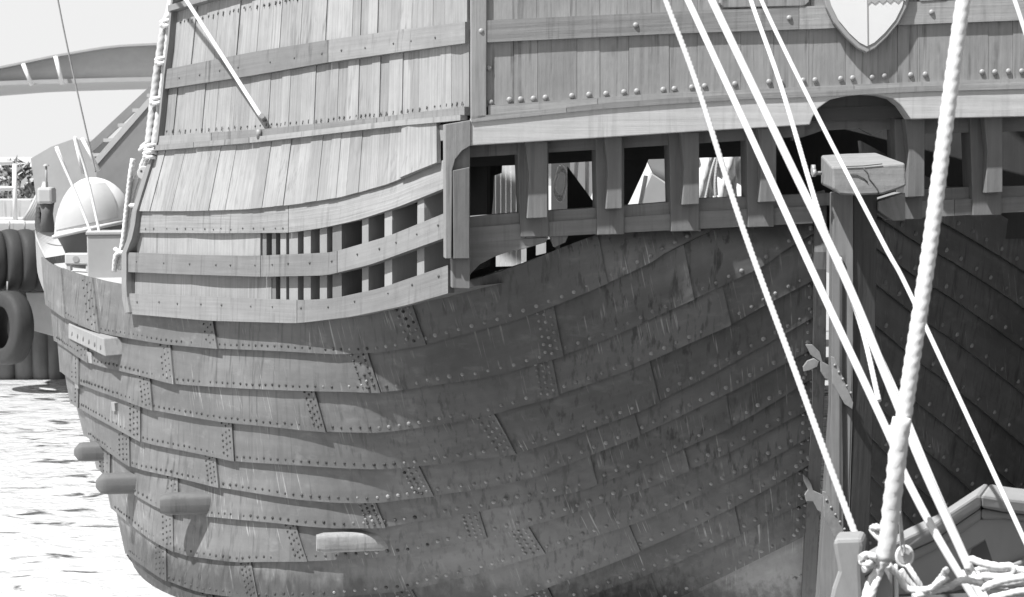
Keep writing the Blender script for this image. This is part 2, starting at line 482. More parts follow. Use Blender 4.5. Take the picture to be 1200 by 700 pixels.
T_ = L((46, 300), (57, 310), (83, 320), (123, 331), (200, 345), (337, 360), (450, 352), (530, 336), (575, 323), (612, 311), (660, 291), (700, 277), (760, 262), (830, 252), (900, 240), (960, 226), sm=4)
A_ = L((57, 354), (83, 373), (123, 390), (200, 403), (257, 407), (337, 410), (400, 413), (450, 410), (500, 400), (600, 373), (669, 347), (760, 306), (830, 272), (900, 252), (960, 240), sm=7)
B_ = L((66, 396), (111, 426), (211, 449), (300, 454), (337, 455), (400, 456), (450, 456), (500, 449), (560, 440), (600, 431), (649, 416), (709, 394), (760, 371), (817, 344), (886, 313), (920, 292), (960, 270), sm=7)
C_ = L((78, 434), (97, 449), (183, 479), (266, 493), (357, 501), (400, 503), (450, 503), (500, 496), (576, 482), (650, 460), (714, 437), (743, 427), (817, 394), (860, 374), (897, 353), (960, 321), sm=7)
D_ = L((94, 473), (104, 480), (171, 517), (283, 539), (360, 543), (400, 545), (450, 546), (500, 541), (606, 527), (650, 513), (739, 482), (781, 461), (826, 438), (903, 396), (966, 360), sm=7)
E_ = L((104, 508), (112, 513), (160, 547), (263, 570), (360, 584), (400, 586), (450, 585), (500, 577), (560, 569), (630, 554), (746, 507), (860, 453), (931, 416), (966, 396), sm=7)
F_ = L((118, 545), (126, 552), (163, 579), (194, 597), (237, 603), (360, 614), (400, 616), (450, 614), (500, 605), (560, 595), (678, 571), (760, 540), (860, 494), (909, 466), (960, 434), sm=7)
G_ = L((134, 592), (141, 599), (180, 630), (215, 649), (278, 658), (362, 655), (446, 649), (500, 641), (560, 627), (617, 614), (703, 586), (760, 567), (860, 523), (957, 470), sm=7)
H_ = L((146, 640), (160, 652), (200, 680), (240, 694), (300, 701), (390, 697), (474, 688), (560, 668), (600, 656), (640, 643), (760, 603), (860, 557), (953, 505), sm=7)
I_ = L((160, 690), (200, 722), (300, 742), (400, 738), (480, 722), (560, 707), (613, 695), (703, 661), (817, 611), (860, 590), (953, 538), sm=7)
J_ = L((170, 730), (300, 790), (400, 786), (480, 766), (600, 730), (678, 698), (760, 668), (842, 633), (946, 583), sm=7)
K_ = L((185, 780), (300, 840), (480, 810), (600, 765), (680, 738), (793, 697), (850, 670), (946, 622), sm=7)
Z_ = L((200, 900), (480, 900), (946, 900), sm=0)
EDG = [T_, A_, B_, C_, D_, E_, F_, G_, H_, I_, J_, K_, Z_]
def RX(y): return 966 - max(0, (y - 330)) * 0.052      # where planking ends on the sternpost
JO = [[(73, 83), (110, 123), (247, 262), (480, 502), (700, 712)],
      [(104, 110), (201, 211), (431, 450), (648, 660), (800, 812)],
      [(94, 99), (177, 186), (369, 387), (646, 655), (845, 855)],
      [(94, 98), (166, 171), (273, 281), (577, 606), (760, 772)],
      [(153, 159), (254, 263), (489, 510), (742, 750)],
      [(131, 136), (210, 216), (439, 454), (690, 700), (850, 856)],
      [(204, 210), (347, 364), (560, 572), (800, 808)],
      [(196, 202), (295, 308), (617, 640)],
      [(250, 262), (480, 500), (735, 750)],
      [(300, 310), (640, 655), (860, 868)],
      [(500, 520), (760, 775)],
      [(450, 470), (700, 710)]]
hull = MB()
rv = []     # rivet spots
for i in range(12):
    top, bot = EDG[i], EDG[i + 1]
    # left ends on the contour
    def cross(line):
        for x in np.arange(40, 400, .5):
            if x >= CTL(line(x)): return x
        return 60
    xl = (cross(top) + .01, cross(bot) + .01)
    yr = (top(955) + bot(955)) / 2
    xr = (RX(top(955)), RX(bot(950)))
    js = [xl] + [j for j in JO[i] if j[0] > xl[0] + 2 and j[0] < 880] + [xr]
    for a, b in zip(js[:-1], js[1:]):
        first = a is js[0]; last = b is js[-1]
        span = b[0] - a[0]
        if first:
            n = max(6, int(span / 6)); us = [(k / n) ** 1.8 for k in range(n + 1)]
        else:
            n = max(3, int(span / 14)); us = list(np.linspace(0, 1, n + 1))
        if not last and span > 20:      # the lapped end flares a little
            us = sorted(set(us + [1 - 12 / span, 1 - 4 / span]))
        lap = 0.038
        wr = random.uniform(-.004, .004); ph = random.random() * 6
        def of(u, v, last=last, span=span, wr=wr, ph=ph, b=b):
            e = 0.0 if last else 0.013 * max(0, 1 - (1 - u) * span / 40.0)
            return 0.002 + lap * v ** 1.0 + e + wr * math.sin(ph + u * span * .06) * v
        x2 = b
        if not first: a2 = (a[0] - 1.2, a[1] - 1.2)
        else: a2 = a
        sheet(hull, HS, (lambda x, t=top: t(x) - 1.5), (lambda x, q=bot: q(x) + 0.8), a2, x2, nv=4, o=of, thick=.02, tone=random.uniform(-.6, .6), along='u', xs=us,
              m=1 if i >= 11 else (4 if i >= 9 or (i == 8 and b[0] < 520) else 0))
        # end cluster rivets
        if not last and i < 10 and b[0] < 660:
            for c in (5, 12, 19):
                sc_ = 1.0 if b[0] > 400 else .62
                for r in range(6):
                    v = (r + .5 + (c == 12) * .4) / 6.6
                    px = b[0] + (b[1] - b[0]) * v - c * sc_
                    if px < 90: continue
                    py = top(px) + (bot(px) - top(px)) * v
                    rv.append((px, py, 0.004 + lap * v + .008, i, 2))
    # rivets along the lower edge
    d = 0; prev = None; nxt = 0.05
    x = xl[1] + 3
    while x < xr[1] - 6:
        y = bot(x) - (6.0 if x > 500 else 4.6)
        p = HS.p(x, y)
        if prev is not None: d += np.linalg.norm(p - prev)
        prev = p
        if d >= nxt:
            nxt += 0.088 if x > 520 else 0.075
            rv.append((x, y + random.uniform(-.6, .6), .030, i, 0))
        x += 1.0
    # double row up the sternpost
    for dx in (9, 17):
        for r in range(3):
            v = (r + .6) / 3.4
            px = xr[0] + (xr[1] - xr[0]) * v - dx
            rv.append((px, top(px) + (bot(px) - top(px)) * v, .004 + .03 * v, i, 1))
for (px, py, o_, i, k) in rv:
    if random.random() < .02: continue
    nn = HS.n(px, py)
    left = px < 430
    dk_ = px < 380 or (px < 520 and random.random() < (520 - px) / 140.0)
    r = .0130 if left else .0160
    if k == 2: r *= .72
    hull.dome(HS.p(px, py) + nn * o_, nn, r * random.uniform(.85, 1.12), r * (1.0 if dk_ else .75), m=3 if dk_ else 2, tone=random.uniform(-1, 1), seg=8, rings=2)
# far side of the hull beyond the contour, closing the volume forward
rows = []
for y in np.linspace(303, 760, 24):
    x = CTL(y) + .5
    p = HS.p(x, y)
    rows.append([p, p + np.array([.12, 1.2, 0]), p + np.array([.6, 3.5, 0]), p + np.array([1.5, 7, 0]), p + np.array([3.8, 12, 0])])
hull.grid(rows, [[(a * .5, b * .3) for a in range(5)] for b in range(24)], 0, 0)
# starboard side
def star_d(px, py):
    t = max(0.0, (py - 250) / 450.0)
    a = (px - 1020) / 180.0
    return 11.45 + 1.45 * a + 1.5 * t ** 1.15
SS = Surf(star_d)
SE = []
base_s = L((1005, 240), (1031, 256), (1072, 284), (1106, 301), (1163, 337), (1200, 362), (1300, 430), sm=6)
offs = [-75, -35, 0, 37, 78, 125, 170, 213, 258, 302, 346, 390, 435, 480]
for i, o_ in enumerate(offs):
    k = 1 + .02 * max(0, i - 2)
    SE.append(lambda x, o_=o_, k=k: base_s(1005) + (base_s(x) - base_s(1005)) * k + o_ * (1 + (x - 1005) * .0012))
for i in range(len(offs) - 1):
    t, b = SE[i], SE[i + 1]
    cuts = [1008, 1008 + random.uniform(60, 110), 1008 + random.uniform(150, 220), 1360]
    for a, c in zip(cuts[:-1], cuts[1:]):
        sheet(hull, SS, (lambda x, t=t: t(x) - 1.5), (lambda x, b=b: b(x) + .5), (a, a), (c + 1, c + 4), nu=max(4, int((c - a) / 14)), nv=3, o=lambda u, v: .002 + .03 * v,
              thick=.02, tone=random.uniform(-.5, .5), along='u')
    x = 1016
    while x < 1240:
        py = b(x) - 9
        nn = SS.n(x, py)
        hull.dome(SS.p(x, py) + nn * .029, nn, .0185, .013, m=2, tone=random.uniform(-1, 1), seg=8, rings=2)
        x += random.uniform(16, 19)
ho = hull.build('hull', [HULLM, BOOT, RIVM, RIVD, HULL2], ship)

# ---- fender blocks standing off the plates
def block(poly, o, thick, m, name, label):
    mb = MB(); slab(mb, HS, poly, o=o, thick=thick, along='u')
    ob = mb.build(name, m, ship, bevel=.012); ob['label'] = label
    return ob
def log_stub(x1, y1, length, hh, m, label, round_end=True, dirv=(-.985, -.17, 0), dep=.085):
    """end of a cross beam standing out through the plates; hh = half height in metres"""
    mb = MB(); n = 12; k = 20
    dv = np.array(dirv); dv = dv / np.linalg.norm(dv); sd_ = np.array([dv[1], -dv[0], 0])
    if sd_[1] > 0: sd_ = -sd_
    root = HS.p(x1, y1) - sd_ * .0
    rows = []; uvs = []
    for a in range(n + 1):
        u = a / n; L_ = -.22 + (length + .22) * u
        rem = length - L_; rr = hh * (1.0 if round_end else .22)
        e = 1.0 if rem > rr else math.sqrt(max(0.0, 1 - ((rr - rem) / rr) ** 2)) * (.5 if round_end else .12) + (.5 if round_end else .88)
        if a == n: e = .35 if round_end else .82
        row = []; ur = []
        for b in range(k + 1):
            th = 2 * math.pi * b / k
            c_, s_ = math.cos(th), math.sin(th)
            c_ = math.copysign(abs(c_) ** .55, c_); s_ = math.copysign(abs(s_) ** .55, s_)
            row.append(root + dv * L_ + sd_ * c_ * dep * e + np.array([0, 0, s_ * hh * e])); ur.append((L_, b * .03))
        rows.append(row); uvs.append(ur)
    mb.grid(rows, uvs)
    b = len(mb.v); mb.v.extend([tuple(p) for p in rows[-1][:-1]])
    mb.face(list(range(b, b + k)), [(q * .02, q * .02) for q in range(k)])
    ob = mb.build('beam_end', m, ship); ob['label'] = label
LOG = mat('rubbing_log_wood', 0.12, .2, .7, (2, 25), .4, 4, streak=.3)
LOGP = mat('pale_worn_log', 0.27, .5, .8, (2, 20), .6, 7, streak=.5)

# timber block at upper left
mb = MB()
def blockpt(px, py, o): return HS.p(px, py) + HS.n(px, py) * o
q = [blockpt(80, 381, .0), blockpt(80, 398, .0), blockpt(128, 418, .0), blockpt(128, 396, .0)]
outv = np.array([.06, -.22, .0])
q2 = [p + outv for p in q]
ob_ = MB()
A0 = [P(80, 379, 15.0), P(80, 397, 14.95), P(123, 418, 13.9), P(121, 397, 13.95)]
bk = np.array([.26, .14, .01])
flat_slab(ob_, A0, bk * .62)
o = ob_.build('rubbing_log', mat('planed_block_wood', .24, .15, .8, (2, 20), .4, 5, streak=.3), ship, bevel=.008); o['label'] = 'square timber block with bored holes under the rail'
for k in range(6):
    hb = MB()
    u = (k + .7) / 6.3
    p = (A0[0] * .42 + A0[1] * .58) * (1 - u) + (A0[3] * .42 + A0[2] * .58) * u
    nn = np.cross(A0[1] - A0[0], A0[3] - A0[0]); nn /= np.linalg.norm(nn)
    if nn[1] > 0: nn = -nn
    hb.dome(p - nn * .002, nn, .022, .006, seg=10)
    hb.build('bolt_hole', NAILM, o)

def arm(pts_top, name, label):
    pass
log_stub(122, 529, .24, .075, LOG, 'round ended beam stub furthest forward')
log_stub(158, 566, .30, .080, LOG, 'round ended beam stub, second along')
log_stub(242, 589, .34, .078, LOG, 'square ended beam stub low on the plates', False)
log_stub(438, 634, .40, .068, LOGP, 'pale scarred beam stub near the waterline', False, dep=.05)
# the loose little square pads
for (x, y, w_, h_) in ((93, 449, 4, 12), (108, 419, 5, 14), (136, 476, 4, 11), (571, 262, 0, 0)):
    if not w_: continue
    mb = MB(); slab(mb, HS, [(x, y - h_ / 2), (x + w_, y - h_ / 2 + 1), (x + w_ + 1, y + h_ / 2), (x + 1, y + h_ / 2 - 1)], o=.045, thick=.04)
    mb.build('hull_cleat', IRON, ship, bevel=.003)

# ---- cap rail and bulwark at the left
out_ = [PZ(152, 337, 2.15), PZ(115, 331, 2.15), PZ(85, 321, 2.16), PZ(62, 308, 2.18), PZ(49, 291, 2.22), PZ(41, 268, 2.36), P(43, 240, 21), P(50, 213, 23)]
inn_ = [PZ(152, 322, 2.15), PZ(115, 314, 2.15), PZ(93, 305, 2.16), PZ(78, 294, 2.18), PZ(66, 276, 2.22), PZ(56, 257, 2.36), P(52, 236, 21.1), P(56, 213, 23.1)]
out_ = densify(out_, .15); inn_ = densify(inn_, .15)
n = 40
def resamp(p, n):
    p = np.array(p); d = np.concatenate([[0], np.cumsum(np.linalg.norm(np.diff(p, axis=0), axis=1))]); t = np.linspace(0, d[-1], n)
    return np.stack([np.interp(t, d, p[:, k]) for k in range(3)], 1)
oo, ii = resamp(out_, n), resamp(inn_, n)
mb = MB()
rows = []; uvs = []
for k in range(n):
    a, b = oo[k], ii[k]
    dn = np.array([0, 0, -.05])
    ring = [a, b, b + dn, a + dn, a]
    rows.append(ring); uvs.append([(k * .12, 0), (k * .12, .2), (k * .12, .26), (k * .12, .5), (k * .12, .56)])
mb.grid(rows, uvs, smooth=False)
CAPR = mat('grey_cap_rail', .42, .15, .7, (1.5, 22), .3, 4)
mb.build('cap_rail', CAPR, ship, bevel=.008)
# inner bulwark boards + deck
mb = MB()
mb.grid([[p, p + np.array([.02, 0, -.55])] for p in ii], [[(k * .1, 0), (k * .1, .5)] for k in range(n)])
mb.grid([[p + np.array([0, 0, -.05]), p + np.array([.01, 0.01, -.45])] for p in oo], [[(k * .1, 0), (k * .1, .5)] for k in range(n)])
mb.build('bulwark', FWOOD, ship)
mb = MB()
dk = []
for px in (90, 120, 160, 210, 270, 340, 420, 500):
    best = min(np.arange(300, 480, 2.0), key=lambda y: abs(HS.p(px, y)[2] - 1.68))
    q = HS.p(px, best) - HS.n(px, best) * .2; q[2] = 1.68; dk.append(q)
dk += [np.array([.2, 12.3, 1.68]), np.array([2.6, 13.4, 1.68]), np.array([4.2, 15, 1.68]), np.array([4.0, 25, 1.68]), np.array([-3.0, 25, 1.68]), np.array([-3.9, 19, 1.68])]
flat_slab(mb, dk, (0, 0, -.06))
DECKM = mat('deck_planks', .30, .15, .8, (1, 12), .4, 4)
mb.build('deck', DECKM, ship)

# ---- castle side
CS_ = Line([(100, 14.4), (150, 13.85), (200, 13.30), (250, 12.82), (300, 12.42), (350, 12.07), (400, 11.75), (450, 11.43), (500, 11.12), (550, 10.86), (600, 10.6)], 16)
GF = Line([(-200, .7), (0, .36), (50, .30), (110, .24), (180, .17), (246, .0), (300, -.02), (400, -.06)], 8)
def side_d(px, py): return CS_(px) + GF(py) * min(1, max(0, (545 - px) / 60.0)) 
SD = Surf(side_d)
def LX(y): return float(np.interp(y, [-150, 10, 30, 75, 82, 105, 160, 180, 248, 273, 296, 319, 345, 371], [233, 208, 206, 203, 200, 198, 193, 188, 167, 164, 155, 155, 155, 160]))

top0 = L((209, -90), (550, -145))
cap_ = L((205, 12), (248, 0), (300, -14), (400, -38), (550, -68))
nailt = L((209, 29), (280, 14), (351, 0), (450, -20), (550, -40))
bandt = L((199, 82), (250, 72), (300, 62), (389, 48), (460, 38), (550, 26))
bandb = L((197, 105), (297, 90), (389, 74), (460, 64), (550, 51))
batt = L((194, 160), (317, 152), (447, 139), (552, 125))
batb = L((187, 177), (300, 168), (447, 151), (552, 140))
panb = L((150, 247), (167, 248), (230, 248), (294, 246), (350, 240.5), (402, 233), (460, 217), (518, 192), sm=5)
boab = L((150, 272), (164, 273), (250, 273.5), (339, 273), (380, 267), (421, 258), (470, 242), (522, 221), sm=5)
rbt = L((155, 296), (230, 299), (302, 300), (394, 296), (460, 277), (526, 250), sm=6)
rbb = L((155, 319), (230, 322), (310, 324.5), (387, 323), (440, 310), (528, 278), sm=6)
rct = L((155, 344), (250, 348), (352, 352), (394, 350), (450, 338), (528, 311), sm=6)
rcb = L((155, 368), (250, 376), (352, 379), (418, 371), (480, 358), (541, 340), sm=6)

def planks(S, top, bot, x0, x1, wmin, wmax, name, m, o=0.0, thick=.03, lean=0.0, nv=3, label=None, edge=False, ovar=.006, cuts=None, parent=ship, nails=None, extra=None):
    mb = MB()
    xs = cuts or [x0]
    if not cuts:
        while xs[-1] < x1 - wmax * .6: xs.append(min(x1, xs[-1] + random.uniform(wmin, wmax)))
        xs[-1] = x1
    for a, b in zip(xs[:-1], xs[1:]):
        f = (x1 - (a + b) / 2) / (x1 - x0)
        la = lean * (x1 - a) / (x1 - x0); lb = lean * (x1 - b) / (x1 - x0)
        g = .10
        jl = (a + la * .5 + g, a - la * .5 + g); jr = (b + lb * .5 - g, b - lb * .5 - g)
        sheet(mb, S, top, bot, jl, jr, nu=1, nv=nv, o=o + random.uniform(-ovar, ovar), thick=thick, tone=random.uniform(-1, 1), along='v')
    if extra: extra(mb)
    ob = mb.build(name, [m, NAILM, BOLTM], parent)
    if label: ob['label'] = label
    return ob
def band(S, top, bot, x0, x1, name, m, o=.03, thick=.06, xb=None, cuts=(), label=None, bevel=.006, nv=2, parent=ship, extra=None):
    mb = MB(); xs = [x0] + list(cuts) + [x1]
    for k, (a, b) in enumerate(zip(xs[:-1], xs[1:])):
        jl = (a, a) if (k or xb is None) else (a, xb)
        sheet(mb, S, top, bot, (jl[0] + (.4 if k else 0), jl[1] + (.4 if k else 0)), (b - .2, b - .2), nu=max(3, int((b - a) / 10)), nv=nv, o=o, thick=thick, tone=random.uniform(-.7, .7), along='u')
    if extra: extra(mb)
    ob = mb.build(name, [m, NAILM, BOLTM], parent, bevel=bevel)
    if label: ob['label'] = label
    return ob
def nails(S, line, x0, x1, step, dy, o, r=.009, jit=1.5, m=1, drop=True):
    def f(mb):
        x = x0
        while x < x1:
            y = line(x) + dy + random.uniform(-.7, .7)
            nn = S.n(x, y)
            mb.dome(S.p(x, y) + nn * o, nn, r * random.uniform(.7, 1.2), r * .7, m=m, seg=6, rings=2)
            if drop:      # clenched nail tail bent down
                p = S.p(x, y) + nn * (o + .003); q_ = S.p(x - .3, y + random.uniform(1.5, 4.5)) + nn * (o + .002)
                mb.tube([p, q_], r * .45, n=5, m=m)
            x += step * random.uniform(.7, 1.35)
    return f
EXT = 1
planks(SD, top0, off(cap_, -2), 214, 548, 13, 20, 'side_planking', WOOD_SIDE, label='topmost side planking')
band(SD, off(cap_, -4), off(cap_, 3), 205, 548, 'half_round_moulding', WOOD_RAIL, o=.06, thick=.08, bevel=.02)
planks(SD, off(cap_, 2), off(bandt, 1), 203, 548, 9, 17, 'side_planking', WOOD_SIDE, lean=8, extra=nails(SD, nailt, 212, 350, 6, -3, .004))
band(SD, bandt, bandb, 197, 550, 'side_rail', WOOD_RAIL, cuts=(389,), o=.035, extra=nails(SD, L((197, 94), (297, 76), (389, 61), (550, 38)), 215, 540, 28, 2, .036, drop=False))
planks(SD, off(bandb, -1), off(batt, 1), 194, 550, 8, 16, 'side_planking', WOOD_SIDE, lean=6, extra=nails(SD, batt, 196, 548, 7, -6, .004, r=.007))
band(SD, batt, off(batb, -5), 191, 550, 'batten', WOOD_RAIL, o=.04, cuts=(253, 447), bevel=.004)
band(SD, off(batb, -5.5), off(batb, 1), 189, 548, 'drip_moulding', WOOD_RAIL, o=.06, cuts=(235, 300), bevel=.006)
planks(SD, off(batb, -1), panb, 0, 0, 0, 0, 'flared_planking', WOOD_SIDE, lean=0, o=.012, nv=6,
       cuts=[178, 196, 204, 219, 230, 243, 257, 272, 281, 293, 300, 313, 324, 334, 345, 358, 368, 381, 392, 403, 414, 426, 436, 448, 457, 467, 477, 518.5]) if False else None
mb = MB()
cu = [178, 191, 203, 215, 230, 247, 258, 276, 292, 305, 318, 331, 342, 353, 366, 380, 391, 402, 413, 427, 437, 448, 459, 476, 519]
for a, b in zip(cu[:-1], cu[1:]):
    fa, fb = ((519 - c) / 341.0 for c in (a, b))
    sheet(mb, SD, off(batb, -1), panb, (a + 8 * fa + .15, a - 12 * fa + .15), (b + 8 * fb, b - 12 * fb), nu=2, nv=6, o=.03 + random.uniform(-.005, .005) + (.012 if b == 519 else 0), thick=.03, tone=random.uniform(-1, 1) * .8 + (.3 if b < 300 else 0), along='v')
mb.build('flared_planking', WOOD_SIDE, ship)
band(SD, off(panb, -3), boab, 164, 521, 'side_board', WOOD_SIDE, o=.008, thick=.035, cuts=(339,), bevel=.003, label='pale long board under the flared planking', extra=nails(SD, boab, 172, 340, 12, -5, .010, drop=False, r=.008))
planks(SD, off(boab, -3), off(rbt, 2), 158, 303, 30, 60, 'infill_board', WOOD_SIDE, o=-.015, ovar=.002)
band(SD, rbt, rbb, 155, 527, 'side_rail', WOOD_RAIL, o=.035, cuts=(310, 400), bevel=.005, extra=nails(SD, rbt, 165, 520, 24, 11, .037, drop=False))
planks(SD, off(rbb, -3), off(rct, 2), 156, 316, 50, 80, 'infill_board', WOOD_SIDE, o=-.015, ovar=.002)
band(SD, rct, rcb, 155, 529, 'side_rail', WOOD_RAIL, o=.03, cuts=(352,), bevel=.005, extra=nails(SD, rct, 165, 520, 30, 9, .032, drop=False))
# left end board following the edge of the castle
mb = MB()
rows = []; uvs = []
ys = [-100, -40, 10, 50, 90, 130, 165, 182, 200, 225, 248, 262, 280, 296, 310, 330, 348, 366]
for k, y in enumerate(ys):
    x = LX(y); nn = SD.n(x + 4, y); p = SD.p(x, y)
    wv = 2.5 if y < 190 else 6
    p1 = SD.p(x - wv, y + 1)
    ring = [p + nn * .05, p1 + nn * .05, p1 - nn * .12, p - nn * .12, p + nn * .05]
    rows.append(ring); uvs.append([(k * .2, 0), (k * .2, .1), (k * .2, .25), (k * .2, .35), (k * .2, .5)])
mb.grid(rows, uvs, smooth=False)
mb.build('end_board', WOOD_RAIL, ship, bevel=.005)

# ribs inside the slots
def rib(x, w_, first):
    mb = MB(); d = .24
    rows = []; uvs = []
    k = 0
    for y in np.linspace(boab(x) - 8, rct(x) + 10, 7):
        nn = SD.n(x, y); nn = nn * np.array([1, 1, 0]); nn /= np.linalg.norm(nn)
        tn = np.cross(nn, (0, 0, 1.0)); 
        c = SD.p(x, y) - nn * .02; dd = d + .02 * math.sin(y * .07 + x)
        a, b = c - tn * w_ / 2, c + tn * w_ / 2
        rows.append([a, b, b - nn * dd, a - nn * dd, a]); uvs.append([(k, 0), (k, w_), (k, w_ + dd), (k, 2 * w_ + dd), (k, 2)]); k += .1
    mb.grid(rows, uvs, smooth=False, tone=random.uniform(-1, 1))
    return mb.build('rib', WOOD_RIB, ship, bevel=.006)
for x, w_ in ((307, .05), (318, .05), (329, .07), (341, .10), (357, .08), (376, .08), (392, .10), (425, .07), (452, .08), (490, .07)):
    rib(x, w_, 0)
# lining boards behind the ribs, leaning struts
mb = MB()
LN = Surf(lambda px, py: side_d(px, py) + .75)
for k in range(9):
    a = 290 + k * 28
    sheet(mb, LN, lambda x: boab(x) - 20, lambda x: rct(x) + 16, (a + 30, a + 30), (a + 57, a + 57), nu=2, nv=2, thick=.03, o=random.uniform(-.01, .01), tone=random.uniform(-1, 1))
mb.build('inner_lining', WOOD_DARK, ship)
mb = MB(); fr = []
for x in range(158, 532, 12):
    a_ = SD.p(x, rcb(x) - 5); nn = SD.n(x, rcb(x)); nn = nn * np.array([1, 1, 0]); nn /= np.linalg.norm(nn)
    a_ = a_ - nn * .01
    fr.append([a_, a_ - nn * .62 + (0, 0, .01)])
mb.grid(fr, [[(k * .08, 0), (k * .08, .6)] for k in range(len(fr))])
mb.build('gallery_floor', WOOD_POST, ship)
mb = MB()
for (x0, y0, x1, y1) in ((305, 300, 322, 268), (402, 352, 385, 326), (440, 345, 428, 322), (350, 350, 366, 300), (470, 330, 452, 305)):
    mb = MB(); mb.tube([LN.p(x0, y0) + np.array([-.1, -.13, 0]), LN.p(x1, y1) + np.array([-.1, -.13, 0])], .025, n=6)
    mb.build('inner_strut', WOOD_RIB, ship)

# ---- transom
K_T = .1286
def tr_d(px, py):
    d = ray(px, py); return (10.883 / (d[1] - K_T * d[0])) * d[1]
TS = Surf(tr_d)
nT = TS.n(800, 200)
rbT = L((553, 25), (840, 12), (1064, 3), (1200, -2), (1400, -9), sm=5)
rbB = L((553, 51), (784, 40), (960, 34), (1072, 29), (1200, 24), (1400, 15), sm=5)
btT = L((553, 125), (781, 109), (880, 105), (960, 101), (1080, 96), (1200, 92), (1400, 85), sm=5)
btB = L((551, 143), (710, 127), (781, 122), (874, 116), (960, 113), (1080, 107), (1200, 104), (1400, 98), sm=5)
bmB = L((550, 171), (860, 152), (948, 146), (1066, 140), (1200, 137), (1400, 130), sm=3)
slT = L((550, 256), (610, 251), (704, 245), (789, 238.5), (824, 234), (900, 231), (1106, 222), (1150, 220), (1200, 219), (1400, 214), sm=4)
slB = L((550, 287), (648, 279), (704, 276), (860, 268), (940, 264), (1047, 259), (1200, 250), (1400, 242), sm=4)
upT = L((550, -120), (1400, -170))
cuts = [570, 602, 630, 676, 703, 737, 784, 817, 868, 906, 948, 991, 1029, 1052, 1075, 1120, 1158, 1187, 1215, 1250, 1290, 1330, 1380]
def tp(cuts, top, bot, label):
    mb = MB()
    for a, b in zip(cuts[:-1], cuts[1:]):
        sheet(mb, TS, top, bot, (a + .2, a + .2), (b - .2, b - .2), nu=1, nv=2, o=random.uniform(-.003, .003), thick=.03, tone=random.uniform(-1, 1), along='v')
    o = mb.build('transom_planking', [WOOD_TR], ship, bevel=.0025); o['label'] = label
tp(cuts, off(rbB, -2), off(btT, 2), 'row of vertical boards between rail and batten')
tp([570, 601, 629, 675, 703, 735, 763, 787, 817, 845, 880, 915, 950, 990, 1030, 1070, 1105, 1140, 1180, 1215, 1260, 1300, 1340, 1380], upT, off(rbT, 2), 'row of vertical boards above the rail')
band(TS, rbT, rbB, 553, 1380, 'transom_rail', WOOD_TRR, o=.025, thick=.06, cuts=(935,))
band(TS, btT, off(btB, -3), 572, 1380, 'transom_batten', WOOD_TRR, o=.012, thick=.04, cuts=(700, 1000), bevel=.003)
band(TS, off(btB, -6), off(btB, .5), 552, 1380, 'drip_moulding', WOOD_TRR, o=.030, thick=.07, cuts=(663, 920, 1110), bevel=.006)
# corner boards
mb = MB(); slab(mb, TS, [(551, -110), (570, -112), (569.4, 126), (569.5, 138), (551.5, 141)], o=.03, thick=.05)
mb.build('corner_board', WOOD_TRR, ship, bevel=.004)
# recessed panels at the top
for (a, b, y0, y1) in ((842, 947, -30, 9), (1072, 1112, -30, 2)):
    mb = MB(); slab(mb, TS, [(a, y0), (b, y0), (b, y1 - 6), (b - 6, y1 - 1), (a + 5, y1 + 1), (a, y1 - 5)], o=.03, thick=.035)
    mb.build('raised_panel', WOOD_TR, ship, bevel=.006)
# light beam with the arch over the rudder head
poly = [(551, 139)]
for x in range(600, 1381, 60): poly.append((x, btB(x) - 3))
poly += [(1380, 131), (1300, 134), (1200, 137), (1130, 138.5), (1074, 140), (1066, 140), (1062, 134), (1055, 124), (1045, 116), (1030, 112), (1012, 111), (990, 113), (972, 117), (958, 127), (951, 138), (948, 146.5), (900, 149.5), (800, 155.5), (700, 162), (600, 168), (551, 171)]
mb = MB(); slab(mb, TS, poly, o=.02, thick=.12, along='u')
mb.build('transom_beam', WOOD_BEAM, ship, bevel=.006)
# inner lintel
mb = MB(); 
sheet(mb, TS, lambda x: bmB(x) - 3, lambda x: bmB(x) + 14, (551, 551), (952, 952), nu=20, nv=1, o=-.17, thick=.08, along='u')
sheet(mb, TS, lambda x: bmB(x) - 3, lambda x: bmB(x) + 17, (1058, 1058), (1380, 1380), nu=14, nv=1, o=-.17, thick=.08, along='u')
slab(mb, TS, [(940, 105), (1075, 100), (1075, 150), (1050, 152), (1036, 158), (1020, 150), (975, 153), (940, 165)], o=-.22, thick=.05, along='u')
mb.build('lintel', WOOD_POST, ship)
mb = MB()
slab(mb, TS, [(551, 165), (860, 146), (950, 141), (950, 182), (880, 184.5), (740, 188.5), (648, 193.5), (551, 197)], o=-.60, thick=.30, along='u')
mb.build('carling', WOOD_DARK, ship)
# sill: two timbers
slM = lambda x: slT(x) + (slB(x) - slT(x)) * .42
band(TS, slT, slM, 550, 985, 'sill', WOOD_POST, o=-.20, thick=.14, cuts=())
band(TS, slM, slB, 550, 962, 'sill', SILLW, o=-.17, thick=.18, cuts=(620,))
band(TS, slT, slM, 1055, 1380, 'sill', WOOD_POST, o=-.20, thick=.14)
band(TS, slM, slB, 1050, 1380, 'sill', SILLW, o=-.17, thick=.18, cuts=(1130,))
